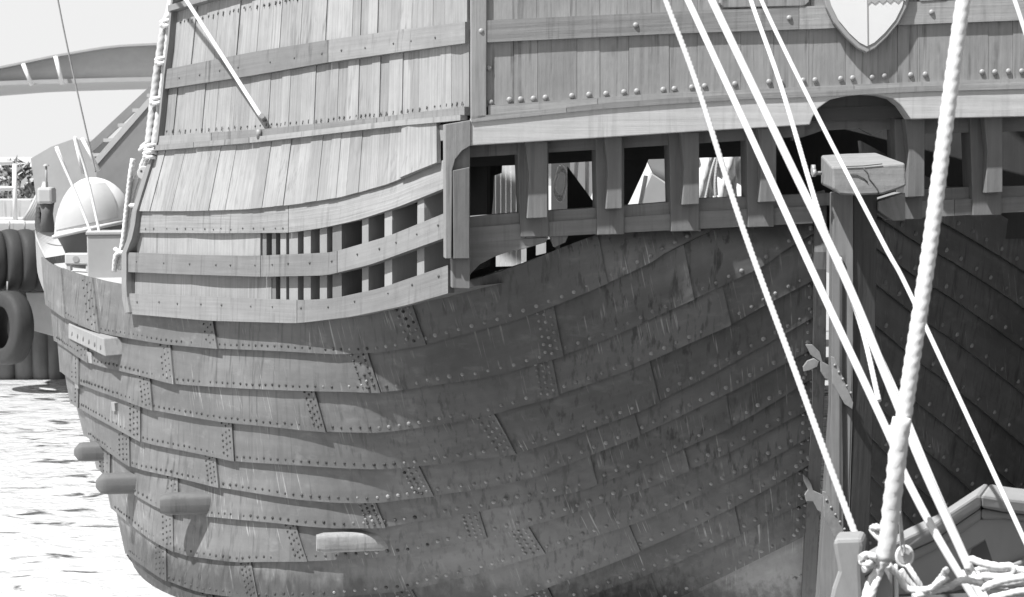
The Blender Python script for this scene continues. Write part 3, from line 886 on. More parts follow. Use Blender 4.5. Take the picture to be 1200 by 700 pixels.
# posts and brackets
def post(a0, a1, b0, b1, ytop, ybot, br):
    mb = MB(); slab(mb, TS, [(a0, ytop), (a1, ytop), (b1, ybot), (b0, ybot + 1)], o=-.15, thick=.16)
    mb.build('window_post', WOOD_POST, ship, bevel=.005)
    (c0, c1, yb) = br
    mb = MB(); slab(mb, TS, [(c0 - 1, ytop), (c1 + 1, ytop), (c1 + 1, ytop + 30), (c1 + 1, yb - 1), (c0 + 1, yb), (c0 + 3, ytop + 40)], o=-.08, thick=.07)
    mb.build('bracket', WOOD_POST, ship, bevel=.005)
post(610, 647, 614, 647.5, 166, 278.5, (619, 643, 257))
post(703, 737, 705, 737, 160, 276, (712, 731, 246))
post(790, 826, 793, 826, 155, 272, (802, 822, 241))
post(882, 915, 884, 915, 150, 267, (893, 913, 238))
post(1058, 1091, 1061, 1091, 139, 258, (1067, 1088, 232))
post(1147, 1185, 1151, 1185, 137, 253, (1160, 1180, 227))
post(1245, 1280, 1248, 1280, 135, 250, (1255, 1275, 223))
# corner post with its quarter-round knee
mb = MB()
slab(mb, TS, [(521, 146), (551, 141), (551, 171), (541, 177), (533, 187), (529.5, 200), (528.5, 303), (521.5, 303)], o=.03, thick=.14, m=0)
mb.build('corner_knee', SILLW, ship, bevel=.004)
mb = MB()
slab(mb, TS, [(529, 200), (533, 187), (541, 177), (551, 171), (551, 339), (530, 338)], o=-.01, thick=.12)
slab(mb, TS, [(530, 200), (549.5, 196), (549.5, 303), (531, 303)], o=.035, thick=.05, m=0, tone=-.4)
mb.build('corner_post', WOOD_POST, ship, bevel=.004)
# knee under the sill at the left
mb = MB()
slab(mb, TS, [(550, 286), (620, 281.5), (648, 279.5), (644, 286), (617, 294), (600, 297), (583, 303), (566, 312), (556, 322), (550, 330)], o=-.17, thick=.10, along='u')
mb.build('knee', SILLW, ship, bevel=.004)
mb = MB()
slab(mb, TS, [(650, 279), (672, 277), (668, 286), (655, 292)], o=-.18, thick=.06)
mb.build('bracket', WOOD_POST, ship, bevel=.004)
# loose board fixed over the side at the upper right corner of the flare
mb = MB(); slab(mb, SD, [(519, 147), (550, 143.5), (550, 160), (521, 166)], o=.03, thick=.04, along='u'); mb.build('corner_block', WOOD_RAIL, ship, bevel=.004)

# bolts
bx = [(575, 120), (597, 117), (610, 116.5), (625, 115.7), (639, 114.5), (670, 112.5), (690, 111), (710, 110), (731, 108), (746, 107), (777, 105.3), (790, 104.3), (810.5, 102.5), (825.5, 101), (861, 98.5),
      (901, 96), (915, 96), (941, 94.4), (955, 94), (985, 92.4), (999, 91.6), (1022, 90.4), (1036, 89), (1067, 88), (1084, 87.3), (1111, 86), (1150.6, 84.5), (1165.5, 84.5), (1181.5, 83.6), (1197, 83.6), (573, 80)]
pb = None
for (x, y) in bx + [(563.5, 37), (744, 30), (923.6, 21.6), (1090, 15)]:
    big = y < 40
    if pb is None or True:
        mb = MB(); p = TS.p(x, y) + nT * (.026 if big else .004)
        mb.dome(p, nT, .0175 * random.uniform(.9, 1.1), .012, seg=14, rings=4)
        if pb is None:
            b0 = mb.build('bolt', BOLTM, ship); pb = (b0, p); continue
    c = pb[0].copy(); COL.objects.link(c); c.parent = ship
    dlt = p - pb[1]; c.location = Vector(dlt) + pb[0].location

# shield with its halved field
sh = []
def shield_poly(k, cx=1012, y0=-60):
    pts = [(-52, y0), (52, y0), (52, -8), (47, 10), (38, 28), (24, 45), (10, 58), (0, 63)]
    pts += [(-10, 58), (-24, 45), (-38, 28), (-47, 10), (-52, -8)]
    return [(cx + a * k, (b * k if b > -50 else b) + (1 - k) * 2) for a, b in pts]
mb = MB(); slab(mb, TS, shield_poly(1.0), o=.060, thick=.035)
so_ = mb.build('shield', GREY, ship, bevel=.008); so_['label'] = 'heater shaped shield with grey rim on the transom'
mb = MB(); slab(mb, TS, shield_poly(.87), o=.065, thick=.01)
mb.build('shield_field', WHITE, so_)
for ch in so_.children: ch.location = Vector((0, 0, 0))
# fix: children of the shield are built relative to the ship origin already
mb = MB(); zz = [(1012.3, -50), (1058, -50), (1057, 3), (1052, 0.5), (1048, 5), (1043, 1), (1039, 5), (1034.5, 1.5), (1030, 5.5), (1026, 2), (1021, 6), (1017, 3), (1012.3, 7)]
slab(mb, TS, zz, o=.0685, thick=.003); mb.build('shield_chief', LGREY, so_)
mb = MB(); slab(mb, TS, [(1011.2, -50), (1012.2, -50), (1013.2, 55), (1012.4, 55)], o=.0695, thick=.004); mb.build('shield_seam', GREY, so_)

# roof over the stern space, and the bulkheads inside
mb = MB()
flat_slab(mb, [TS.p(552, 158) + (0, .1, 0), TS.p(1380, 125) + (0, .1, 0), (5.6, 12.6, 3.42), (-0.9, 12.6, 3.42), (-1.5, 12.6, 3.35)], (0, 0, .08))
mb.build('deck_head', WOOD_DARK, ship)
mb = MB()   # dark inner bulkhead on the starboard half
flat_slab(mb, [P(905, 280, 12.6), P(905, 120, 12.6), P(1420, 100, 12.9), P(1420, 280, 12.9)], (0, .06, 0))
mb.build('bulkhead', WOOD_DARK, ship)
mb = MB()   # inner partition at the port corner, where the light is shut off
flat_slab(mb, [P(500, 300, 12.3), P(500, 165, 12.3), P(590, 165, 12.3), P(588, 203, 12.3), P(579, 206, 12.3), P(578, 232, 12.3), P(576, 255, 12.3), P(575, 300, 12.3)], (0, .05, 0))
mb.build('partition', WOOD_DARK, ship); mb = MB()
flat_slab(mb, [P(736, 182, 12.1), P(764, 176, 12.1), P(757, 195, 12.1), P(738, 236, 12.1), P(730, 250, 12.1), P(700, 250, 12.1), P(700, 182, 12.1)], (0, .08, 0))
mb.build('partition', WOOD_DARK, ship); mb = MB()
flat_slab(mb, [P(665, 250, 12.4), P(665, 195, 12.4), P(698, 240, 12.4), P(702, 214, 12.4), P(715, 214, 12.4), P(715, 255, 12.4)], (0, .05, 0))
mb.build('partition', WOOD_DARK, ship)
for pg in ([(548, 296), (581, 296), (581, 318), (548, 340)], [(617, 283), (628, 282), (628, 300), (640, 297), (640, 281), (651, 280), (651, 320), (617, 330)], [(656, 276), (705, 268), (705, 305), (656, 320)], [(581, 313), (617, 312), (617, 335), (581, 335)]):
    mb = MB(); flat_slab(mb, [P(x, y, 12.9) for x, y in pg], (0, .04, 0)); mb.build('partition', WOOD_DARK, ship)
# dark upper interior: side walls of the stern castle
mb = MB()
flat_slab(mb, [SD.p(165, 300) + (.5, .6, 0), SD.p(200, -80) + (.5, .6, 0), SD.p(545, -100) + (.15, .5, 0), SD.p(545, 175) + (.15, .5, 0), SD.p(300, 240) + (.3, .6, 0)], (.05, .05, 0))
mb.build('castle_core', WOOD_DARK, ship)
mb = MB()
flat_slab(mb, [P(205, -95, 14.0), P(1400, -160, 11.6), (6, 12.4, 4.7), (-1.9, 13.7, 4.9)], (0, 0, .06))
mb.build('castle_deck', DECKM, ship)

# ---- sternpost and rudder
mb = MB()
def prism(mb, fl, back, m=0, tone=0): flat_slab(mb, fl, back, tone, m, vert=True)
spr = []; 
for y in np.linspace(235, 820, 30):
    xa = np.interp(y, [235, 480, 620, 820], [955, 952, 944, 933]); xb = np.interp(y, [235, 420, 560, 820], [969, 968, 962, 951])
    dd = hull_d(952, y) - .07
    a_, b_ = P(xa, y, dd), P(xb, y, dd)
    spr.append([a_, b_, b_ + (.02, .35, 0), a_ + (.02, .35, 0), a_])
mb.grid(spr, [[(k * .11, 0), (k * .11, .1), (k * .11, .4), (k * .11, .5), (k * .11, .8)] for k in range(30)], smooth=False)
mb.build('sternpost', RUDW, ship, bevel=.006)
mb = MB()
ru1 = [P(976, 226, 10.98), P(1000, 226, 10.94), P(1000, 400, 10.94), P(999, 500, 10.96), P(990, 800, 11.0), P(952, 800, 11.1), P(960, 690, 11.08), P(966, 600, 11.05), P(974, 480, 11.0)]
prism(mb, ru1, (.02, .22, 0)); rd = mb.build('rudder', RUDW, ship, bevel=.006)
mb = MB()
ru2 = [P(1000.5, 228, 10.95), P(1028, 228, 11.02), P(1026, 400, 11.02), P(1021, 560, 11.04), P(1014, 800, 11.06), P(990.5, 800, 11.0), P(999.5, 500, 10.97)]
prism(mb, ru2, (.02, .18, 0)); mb.build('rudder_blade', RUDD, rd, bevel=.005)
mb = MB()
prism(mb, [P(985, 300, 10.93), P(987, 300, 10.93), P(986, 700, 10.93), P(984, 700, 10.93)], (0, .03, 0)); mb.build('rudder_seam', RUDD, rd)
# rudder head: heavy cracked cap
mb = MB()
capf = [P(975, 196, 10.55), P(1012, 195, 10.55), P(1061, 191, 10.55), P(1062, 218, 10.55), P(1050, 223, 10.55), P(1034, 228, 10.55), P(1000, 229.5, 10.55), P(984, 228, 10.55), P(976, 222, 10.55)]
b = len(mb.v)
backf = [P(962, 182, 11.05), P(992, 180, 11.05), P(1026, 179, 11.05), P(1056, 205, 11.05), P(1052, 215, 11.05), P(1034, 222, 11.05), P(1000, 224, 11.05), P(975, 223, 11.05), P(962, 216, 11.05)]
# taper: top face rises to the back
mb.v.extend([tuple(p) for p in capf + backf]); N = 9
uvf = lambda p: (p[0] * 1.0, p[2] * 1.0 + p[1])
mb.face(list(range(b, b + N)), [uvf(p) for p in capf])
mb.face([b + N + i for i in range(N)][::-1], [uvf(p) for p in backf][::-1])
for i in range(N):
    j = (i + 1) % N
    mb.face([b + i, b + N + i, b + N + j, b + j], [uvf(capf[i]), uvf(backf[i]), uvf(backf[j]), uvf(capf[j])])
cp = mb.build('rudder_head', CAPW, rd, bevel=.012)
mb = MB()   # drying cracks
for pts in (((1012, 197), (1017, 203), (1018, 209), (1024, 216), (1029, 223), (1029, 229)), ((990, 204), (1004, 205), (1012, 209), (1017, 214)), ((986, 195.5), (1012, 194.5), (1034, 192.2))):
    mb.tube([P(x, y, 10.545) for x, y in pts], .003, n=4)
mb.build('crack', NAILM, cp)
mb = MB(); mb.tube([P(951, 203, 10.95), P(963, 203, 10.95)], .012, n=8); mb.tube([P(951, 199, 10.95), P(955, 199, 10.95)], .035, n=6); mb.tube([P(952, 203, 10.9), P(956, 203, 10.9)], .026, n=6)
mb.build('tie_bolt', BOLTM, rd)
mb = MB(); prism(mb, [P(1029, 236, 11.0), P(1061, 226, 11.0), P(1061, 258.5, 11.0), P(1047, 259, 11.0), P(1029, 247, 11.0)], (0, .3, 0)); mb.build('tiller_stop', CAPW, ship, bevel=.005)
for ch in (list(rd.children) + list(cp.children)): pass
# iron straps
def strap(pts, leaf, name='rudder_strap'):
    mb = MB()
    prism(mb, [P(x, y, 10.915) for x, y in pts], (0, .02, 0))
    for (x, y) in ((0, 0),):
        pass
    for k in range(5):
        u = (k + .5) / 5.3
        x = pts[0][0] * (1 - u) + pts[2][0] * u + 1; y = (pts[0][1] + 6) * (1 - u) + (pts[2][1] - 5) * u
        mb.dome(P(x + (1 - u) * 1, y, 10.913), (0, -1, 0.1), .009, .006, seg=8)
    o = mb.build(name, IRON, rd, bevel=.003)
strap([(974, 418), (978, 419), (1000, 472), (999, 480), (990, 474), (976, 450)], None)
strap([(964, 576), (968, 577), (993, 632), (990, 640), (980, 636), (966, 606)], None)
def leafs(pts_list, d, par=ship):
    mb = MB()
    for pts in pts_list: prism(mb, [P(x, y, d) for x, y in pts], (0, .02, 0))
    mb.build('gudgeon', IRON, par, bevel=.004)
leafs([[(944, 404), (952, 404), (961, 413), (964, 424), (971, 428), (976, 432), (975, 447), (967, 444), (962, 436), (961, 424), (950, 416)],
       [(941, 430), (946, 423), (954, 420), (960, 424), (958, 430), (950, 434), (942, 436)]], hull_d(952, 425) - .12)
leafs([[(941, 556), (946, 560), (951, 568), (953, 575), (964, 580), (965, 603), (958, 598), (953, 588), (945, 588), (943, 580), (947, 574), (942, 564)]], hull_d(952, 580) - .12)

# ---- shrouds and lanyards on the left edge
def ropes(name, paths, r, m, parent=ship, label=None, **k):
    for p in paths:
        mb = MB(); rope_into(mb, p, r, **k)
        o = mb.build(name, m, parent)
        if label: o['label'] = label
dS = 13.75
ropes('shroud', [[P(212, -120, 14.2), P(201, 0, dS + .1), P(193, 30, dS), P(186, 72, dS), P(180, 118, dS), P(174, 170, dS - .05)]], .030, ROPEG)
ropes('shroud', [[P(220, -120, 14.2), P(208, 0, dS), P(200, 30, dS - .05), P(195, 72, dS - .05), P(189, 118, dS - .05), P(181, 172, dS - .1)]], .030, ROPEG)
ropes('seizing', [[P(x - 7, y, d_), P(x, y - 2, d_ - .1), P(x + 8, y, d_ - .06), P(x + 6, y + 3, d_ - .05), P(x - 5, y + 3, d_ - .05), P(x - 6, y + 5, d_), P(x, y + 4, d_ - .1), P(x + 7, y + 5, d_ - .06)] for x, y, d_ in ((196, 26, 13.7), (190, 70, 13.7), (184, 117, 13.7), (177, 172, 13.65), (176, 180, 13.65))], .015, ROPEW)
def deadeye(x, y, r):
    mb = MB(); c = P(x, y, 14.0)
    mb.tube([c + (0, -.04, 0), c + (0, .04, 0)], r, n=16)
    o = mb.build('deadeye', WORN, ship, bevel=.006)
    h = MB()
    for dx, dz in ((-.4, .3), (.4, .3), (0, -.4)): h.dome(c + np.array([dx * r, -.041, dz * r]), (0, -1, 0), r * .18, .003, seg=8)
    h.build('hole', NAILM, o)
deadeye(170, 203, .055); deadeye(194, 28, .035); deadeye(186, 80, .035); deadeye(197, 76, .035)
pl = []
for a, b_, c_, d_ in ((176, 158, 150, 146), (180, 168, 152, 141), (183, 172, 158, 149), (174, 155, 147, 138), (186, 176, 163, 153)):
    pl.append([P(a, 176, 14.0), P(b_, 220, 14.05), P(c_, 265, 14.1), P(d_, 316, 14.15)])
ropes('lanyard', pl, .017, ROPEW)
ropes('lanyard', [[P(156, 186, 14.0), P(153, 205, 14.0), P(149, 240, 14.05), P(143, 290, 14.1), P(136, 300, 14.1), P(134, 318, 14.15)]], .020, ROPEW)
ropes('seizing', [[P(153, 241, 13.95), P(160, 241, 13.85), P(162, 244, 13.95)], [P(135, 292, 14.05), P(142, 296, 13.95), P(150, 294, 13.95), P(148, 290, 14.0)], [P(166, 172, 13.95), P(176, 166, 13.85), P(188, 170, 13.85)], [P(164, 176, 13.95), P(176, 170, 13.85), P(189, 175, 13.85)]], .016, ROPEW)
ropes('sheet_rope', [[P(125, -140, 13.4), P(218, 0, 12.95), P(262, 68, 12.75), P(306, 137, 12.48)]], .015, WHITE, amp=.1, label='thin taut line made fast on the port side planking')
mb = MB(); mb.tube([P(307, 136, 12.45), P(309, 140, 12.55)], .02, n=8); mb.build('eye_bolt', IRON, ship)
mb = MB(); mb.tube([P(303, 152, 12.5), P(304, 162, 12.5)], .02, n=8); mb.build('eye_bolt', IRON, ship)

# =====================================================================================  THINGS ON THE SHIP
# white domed cover at the left
dcx = P(109, 266, 16.4)
dm = empty('domed_cover', dcx + (0, 0, -.5), 'white domed cover with a slanting lower rim standing behind the cap rail', 'cover')
mb = MB(); rows = []; uvs = []
R = 44 / F * 16.4
for i in range(11):
    t = i / 10 * math.pi / 2
    row = []; ur = []
    for k in range(25):
        th = 2 * math.pi * k / 24
        z = math.sin(t) * R * 1.32
        x = math.cos(t) * R * math.cos(th); y = math.cos(t) * R * math.sin(th)
        z += x * .22 * (1 - i / 10)
        row.append(dcx + np.array([x, y, z])); ur.append((k * .1, i * .1))
    rows.append(row); uvs.append(ur)
mb.grid(rows, uvs); mb.build('shell', WHITE, dm)
mb = MB()
ring = [dcx + np.array([math.cos(t) * R * 1.02, math.sin(t) * R * 1.02, math.cos(t) * R * .22 - .015]) for t in np.linspace(0, 2 * math.pi, 33)]
mb.tube(ring, .02, n=6, caps=False); mb.build('rim', WORN, dm)
mb = MB()
rows = [[dcx + np.array([math.cos(t) * R * k, math.sin(t) * R * k, math.cos(t) * R * .22 * k - z]) for t in np.linspace(0, 2 * math.pi, 25)] for k, z in ((.95, .01), (.8, .12), (.6, .3), (.55, .55))]
mb.grid(rows, [[(a * .1, b * .1) for a in range(25)] for b in range(4)]); mb.build('stand', DGREY, dm)
# front window panel on the dome (translucent grey look)
mb = MB(); rows = []; uvs = []
for i in range(7):
    t = .08 + i / 6 * .95; row = []; ur = []
    for k in range(9):
        th = math.radians(-150 + k * 14)
        row.append(dcx + np.array([math.cos(t) * R * 1.03 * math.cos(th), math.cos(t) * R * 1.03 * math.sin(th), math.sin(t) * R * 1.35 + math.cos(t) * R * math.cos(th) * .22 * (1 - t / 1.57)])); ur.append((k * .1, i * .1))
    rows.append(row); uvs.append(ur)
mb.grid(rows, uvs); mb.build('visor', LGREY, dm)
# grey locker under it
def boxthing(name, label, cat, c, hx, hy, hz, m, rot=0, lid=True, bevel=.01):
    e = empty(name, (c[0], c[1], c[2] - hz), label, cat)
    ca, sa = math.cos(rot), math.sin(rot)
    mb = MB(); mb.box_pts(c, (hx * ca, hx * sa, 0), (-hy * sa, hy * ca, 0), (0, 0, hz)); mb.build('body', m, e, bevel=bevel)
    if lid:
        mb = MB(); mb.box_pts((c[0], c[1], c[2] + hz + .012), (hx * 1.05 * ca, hx * 1.05 * sa, 0), (-hy * 1.05 * sa, hy * 1.05 * ca, 0), (0, 0, .012)); mb.build('lid', m, e, bevel=.004)
    return e
boxthing('deck_locker', 'grey deck locker below the white domed cover, beside the lanyards', 'locker', P(127, 300, 15.3) + (0, 0, -.08), .17, .2, .27, LGREY, .2)
# white fairlead on the cap rail
fc = P(92, 306, 15.7)
fl = empty('fairlead', fc + (0, 0, -.06), 'small worn white fairlead with two feet on the grey cap rail', 'fairlead')
mb = MB(); mb.box_pts(fc + (0, 0, .02), (.11, 0, 0), (0, .05, 0), (0, 0, .05)); mb.build('body', WORN, fl, bevel=.012)
for dx in (-.08, .09):
    mb = MB(); mb.box_pts(fc + (dx, 0, -.055), (.018, 0, 0), (0, .04, 0), (0, 0, .03)); mb.build('foot', WORN, fl, bevel=.004)
mb = MB(); mb.tube([fc + (-.01, -.05, .02), fc + (-.01, -.056, .02)], .028, n=12); mb.build('roller', GREY, fl)
# bitt / bow light
bc = P(55, 240, 19.5)
bt = empty('deck_lamp', bc + (0, 0, -.35), 'grey hooded lamp with thin aerial at the far end of the ship rail', 'lamp')
mb = MB(); mb.box_pts(bc + (0, 0, .1), (.085, 0, 0), (0, .1, 0), (0, 0, .09)); mb.build('hood', LGREY, bt, bevel=.03)
mb = MB(); mb.tube([bc + (0, 0, -.3), bc + (0.0, 0, -.1), bc + (0, 0, .02)], .085, n=12, rfun=lambda u: 1 - .25 * math.sin(u * 3)); mb.build('stem', DGREY, bt)
mb = MB(); mb.tube([bc + (0, 0, .19), bc + (0, 0, .43)], .012, n=6); mb.build('aerial', GREY, bt)
mb = MB(); mb.dome(bc + (0, 0, .42), (0, 0.01, 1), .035, .025); mb.build('cap', GREY, bt)

def one_rope(label, pts, r, m=ROPEW, name='rope', group=None, amp=.22, lay=6.0, cat='rope', rfun=None):
    mb = MB(); rope_into(mb, pts, r, amp=amp, lay=lay, rfun=rfun)
    o = mb.build(name, m); return tag(o, label, cat, group)
one_rope('thin slack line hanging in a V over the white domed cover', [P(88, 160, 15.4), P(104, 215, 15.4), P(126, 318, 15.2)], .012, amp=.1)
one_rope('thin line crossing the dome and ending by the locker', [P(66, 175, 15.5), P(92, 235, 15.4), P(124, 320, 15.2)], .012, amp=.1)
one_rope('very thin dark stay running up into the sky over the dome', [P(62, -30, 17), P(80, 60, 17), P(112, 202, 17)], .008, IRON, amp=.0)

# seen through the stern windows
rc = P(657, 215, 14.3)
mb = MB(); path = []
for k in range(160):
    a = k * .35
    path.append(rc + np.array([math.cos(a) * (.045 + .012 * math.sin(k * .7)), .03 * math.sin(k * 1.3), math.sin(a) * (.12 + .02 * math.sin(k * .37))]))
mb.tube(path, .012, n=6)
tag(mb.build('rope_coil', ROPEW), 'white coil of thin line hanging inside the second stern window', 'rope coil')
mb = MB(); flat_slab(mb, [P(646, 186, 14.7), P(668, 186, 14.7), P(668, 300, 14.7), P(646, 300, 14.7)], (0, .05, 0)); tag(mb.build('backing_board', DGREY), 'grey board behind the hanging coil of line', 'board')
pn = MB()
for k in range(6):
    x = 575 + k * 6
    flat_slab(pn, [P(x, 180, 14.45), P(x + 5.7, 180, 14.45), P(x + 5.7, 316, 14.45), P(x, 316, 14.45)], (0, .04, 0), tone=random.uniform(-1, 1))
PALE = mat('bleached_boards', .62, .2, .85, (25, 2), .4, 4, tonek=.15)
tag(pn.build('plank_screen', PALE), 'bleached upright boards seen through the first stern window', 'screen')
for (x0, y0, x1, y1, lb) in ((676, 184, 671, 262, 'white pole upright inside the second stern window'), (688, 184, 688, 262, 'second white pole beside the leaning one in the same window'), (757, 206, 746, 262, 'white pole leaning inside the third stern window')):
    mb = MB(); mb.tube([P(x0, y0, 14.0), P(x1, y1, 14.0)], .017, n=8); tag(mb.build('pole', WHITE), lb, 'pole')
mb = MB(); flat_slab(mb, [P(668, 180, 14.9), P(700, 180, 14.9), P(700, 210, 14.9), P(688, 243, 14.9), P(668, 215, 14.9)], (0, .1, 0)); tag(mb.build('hatch_board', GREY), 'grey pointed board behind the white poles', 'board')
mb = MB(); flat_slab(mb, [P(752, 232, 14.6), P(764, 205, 14.6), P(795, 226, 14.6), P(795, 232, 14.6), P(768, 242, 14.6), P(752, 245, 14.6)], (0, .12, .02)); tag(mb.build('hatch_cover', LGREY), 'light grey slanting hatch lid inside the third stern window', 'hatch cover')
mb = MB(); flat_slab(mb, [P(755, 180, 14.2), P(800, 180, 14.2), P(800, 226, 14.2), P(766, 204, 14.2)], (0, .1, 0)); tag(mb.build('bulkhead_panel', GREY), 'plain grey panel above the slanting hatch lid', 'panel')
# tarpaulin folds in the fourth window
mb = MB(); rows = []; uvs = []
for i in range(25):
    row = []; ur = []
    for j in range(13):
        x = 815 + i * 3.2; y = 178 + j * 7
        q = P(x, y, 14.7)
        row.append(q + np.array([0, .06 * math.sin(i * .8 + j * .5) + .03 * math.sin(i * 1.9 - j), 0])); ur.append((i * .1, j * .1))
    rows.append(row); uvs.append(ur)
mb.grid(rows, uvs); tag(mb.build('tarpaulin', SAIL), 'crumpled white tarpaulin seen through the fourth stern window', 'tarpaulin')
one_rope('thin grey line in front of the crumpled tarpaulin', [P(842, 176, 14.45), P(834, 200, 14.45), P(826, 236, 14.45)], .010, ROPEG)
one_rope('second thin grey line running down over the tarpaulin', [P(842, 176, 14.45), P(838, 215, 14.45), P(840, 240, 14.45)], .012, ROPEG)

# =====================================================================================  FOREGROUND
one_rope('grey twisted line, leftmost of the ropes crossing the transom', [P(740, -110, 9.4), P(780, 0, 9.0), P(817, 100, 8.7), P(868, 260, 8.2), P(930, 430, 7.6), P(972, 545, 7.2), P(1012, 652, 6.9)], .0135, ROPEG)
one_rope('smooth white rope, second from the left over the transom', [P(754, -110, 7.6), P(806, 0, 7.3), P(880, 160, 6.9), P(960, 335, 6.4), P(1041, 508, 5.95), P(1060, 556, 5.85), P(1100, 632, 5.7), P(1150, 715, 5.6)], .0135, amp=.08)
one_rope('thickest of the smooth white ropes, running from beside the window panel', [P(781, -110, 7.5), P(834, 0, 7.2), P(925, 190, 6.8), P(990, 325, 6.5), P(1046, 460, 6.2), P(1082, 548, 6.0), P(1124, 640, 5.85), P(1160, 720, 5.75)], .0155, amp=.08)
one_rope('thin white line joining the thickest rope beside the rudder head', [P(846, -110, 8.0), P(880, 0, 7.6), P(915, 100, 7.2), P(960, 250, 6.75), P(982, 305, 6.62), P(1010, 385, 6.5), P(1030, 470, 6.3)], .009, amp=.15)
one_rope('thin white line crossing the rudder head and running down the starboard side', [P(846, -110, 8.4), P(892, 0, 8.0), P(955, 130, 7.7), P(1035, 285, 7.3), P(1062, 335, 7.2), P(1130, 480, 6.9), P(1200, 632, 6.5), P(1250, 740, 6.3)], .0095, amp=.08)
one_rope('short thin white line in the upper right corner', [P(1150, -110, 9.5), P(1189, 0, 9.3), P(1212, 70, 9.2), P(1260, 210, 9.0)], .012, amp=.08)
one_rope('third smooth white rope, rightmost of the three running down to the coil', [P(1020, 395, 6.45), P(1052, 465, 6.2), P(1092, 562, 6.0), P(1135, 660, 5.85), P(1170, 730, 5.7)], .011, amp=.08)
one_rope('thin white line in a knot beside the rudder', [P(978, 300, 6.6), P(984, 306, 6.55), P(982, 312, 6.6), P(986, 318, 6.58)], .012)
one_rope('thick white three strand hawser hanging almost upright in front of the ship', [P(1160, -180, 5.25), P(1129, 0, 5.25), P(1108, 150, 5.25), P(1088, 300, 5.25), P(1068, 430, 5.25), P(1052, 540, 5.28), P(1042, 625, 5.3), P(1038, 655, 5.32)], .0195, lay=5.2, amp=.18, name='hawser', rfun=lambda u: 1 + .22 * u)
# splice and wrap on the lower part
one_rope('white splice wrapped round the lower end of the hawser', [P(1056, 490, 5.22), P(1053, 520, 5.22), P(1049, 560, 5.23), P(1044, 600, 5.25), P(1040, 635, 5.26), P(1036, 655, 5.27)], .0262, amp=.24, lay=5)
one_rope('white knot at the crossing of the ropes beside the hawser', [P(1046, 498, 5.6), P(1052, 510, 5.6), P(1044, 514, 5.6), P(1050, 522, 5.6)], .014)

# neighbouring boat
nb = empty('workboat', (1.9, 7.2, 0.0), 'grey timber workboat bow with its rail rising to a corner in front of the ship', 'boat')
fY = lambda x: 6.62 + (x - 1008) * .00275
def wb(name, m, pts, d=0.0, back=(.1, .25, 0), bevel=.012):
    mb = MB(); flat_slab(mb, [P(x, y, fY(x) + d) for x, y in pts], back)
    return mb.build(name, m, nb, bevel=bevel)
wb('rail', FWOOD, [(1000, 664), (1050, 635), (1088, 617), (1144, 580), (1149, 580), (1149, 596), (1092, 635), (1050, 654), (1000, 684)])
wb('rail', FWOOD, [(1149.5, 580), (1176, 584), (1270, 594), (1270, 612), (1176, 601), (1149.5, 596)])
wb('rubbing_strake', FWOOD, [(1000, 684), (1050, 654), (1092, 635), (1149, 596), (1149, 610), (1100, 644), (1066, 660), (1000, 694)], .035)
wb('rubbing_strake', FWOOD, [(1149.5, 596), (1176, 601), (1270, 612), (1270, 620), (1176, 609), (1149.5, 610)], .035)
GB = mat('grey_bulwark_boards', .26, .15, .7, (1, 10), .3, 3)
wb('bulwark', GB, [(1000, 690), (1066, 658), (1100, 642), (1149, 608), (1176, 607), (1270, 618), (1270, 642), (1166, 668), (1154, 633), (1128, 648), (1122, 668), (1108, 760), (1000, 760)], .06, (.06, .08, 0), .006)
wb('bulwark_lining', DGREY, [(1100, 640), (1280, 620), (1280, 760), (1100, 760)], .45, (0, .05, 0), 0)
mb = MB()
flat_slab(mb, [P(1164, 670, fY(1164)), P(1270, 630, fY(1270)), P(1270, 642, fY(1270)), P(1168, 682, fY(1168))], (.05, .12, 0)); mb.build('port_sill', FWOOD, nb, bevel=.01)
mb = MB()
flat_slab(mb, [P(960, 720, 6.3), P(1300, 720, 6.9), P(1300, 620, 9.0), P(1150, 620, 8.2)], (0, 0, -.05)); 
mb.build('foredeck', DGREY, nb)
mb = MB()
flat_slab(mb, [(14, -9, 1.25), (14, 7.0, 1.25), (2.2, 7.2, 1.25), (1.2, 6.9, 1.25), (-1.2, 5.6, 1.25), (-3.2, 3.2, 1.25), (-4.2, 0, 1.25), (-4.2, -9, 1.25)], (0, 0, -1.7))
mb.build('lower_hull_blocker', mat('bounce_blocking_deck', 0.04, .2, .7, (1, 8), .3, 3), nb)  # boat's unseen lower hull, widened and darkened to block water bounce
mb = MB()
flat_slab(mb, [P(976, 634, 6.45), P(981, 632, 6.45), P(1010, 631, 6.45), P(1012, 640, 6.45), P(1009, 664, 6.45), P(1013, 760, 6.45), P(962, 760, 6.45), P(975, 690, 6.45), P(982, 670, 6.45), P(978, 650, 6.45)], (.04, .14, 0), vert=True)
mb.build('bitt_post', FWOOD, nb, bevel=.015)
mb = MB()
flat_slab(mb, [P(1030, 664, 5.5), P(1040, 660, 5.5), P(1046, 668, 5.5), P(1048, 760, 5.5), P(1018, 760, 5.5), P(1024, 690, 5.5)], (.02, .09, 0), vert=True); mb.build('cleat_post', FWOOD, nb, bevel=.01)
mb = MB()
flat_slab(mb, [P(1047, 668, 5.52), P(1052, 668, 5.52), P(1054, 760, 5.52), P(1049, 760, 5.52)], (.02, .09, 0)); mb.build('cleat_edge', WHITE, nb, bevel=.006)
mb = MB(); flat_slab(mb, [P(900, 790, 5.2), P(1300, 790, 5.2), P(1300, 730, 6.6), P(940, 730, 6.4)], (0, 0, -.05)); mb.build('deck', DGREY, nb)

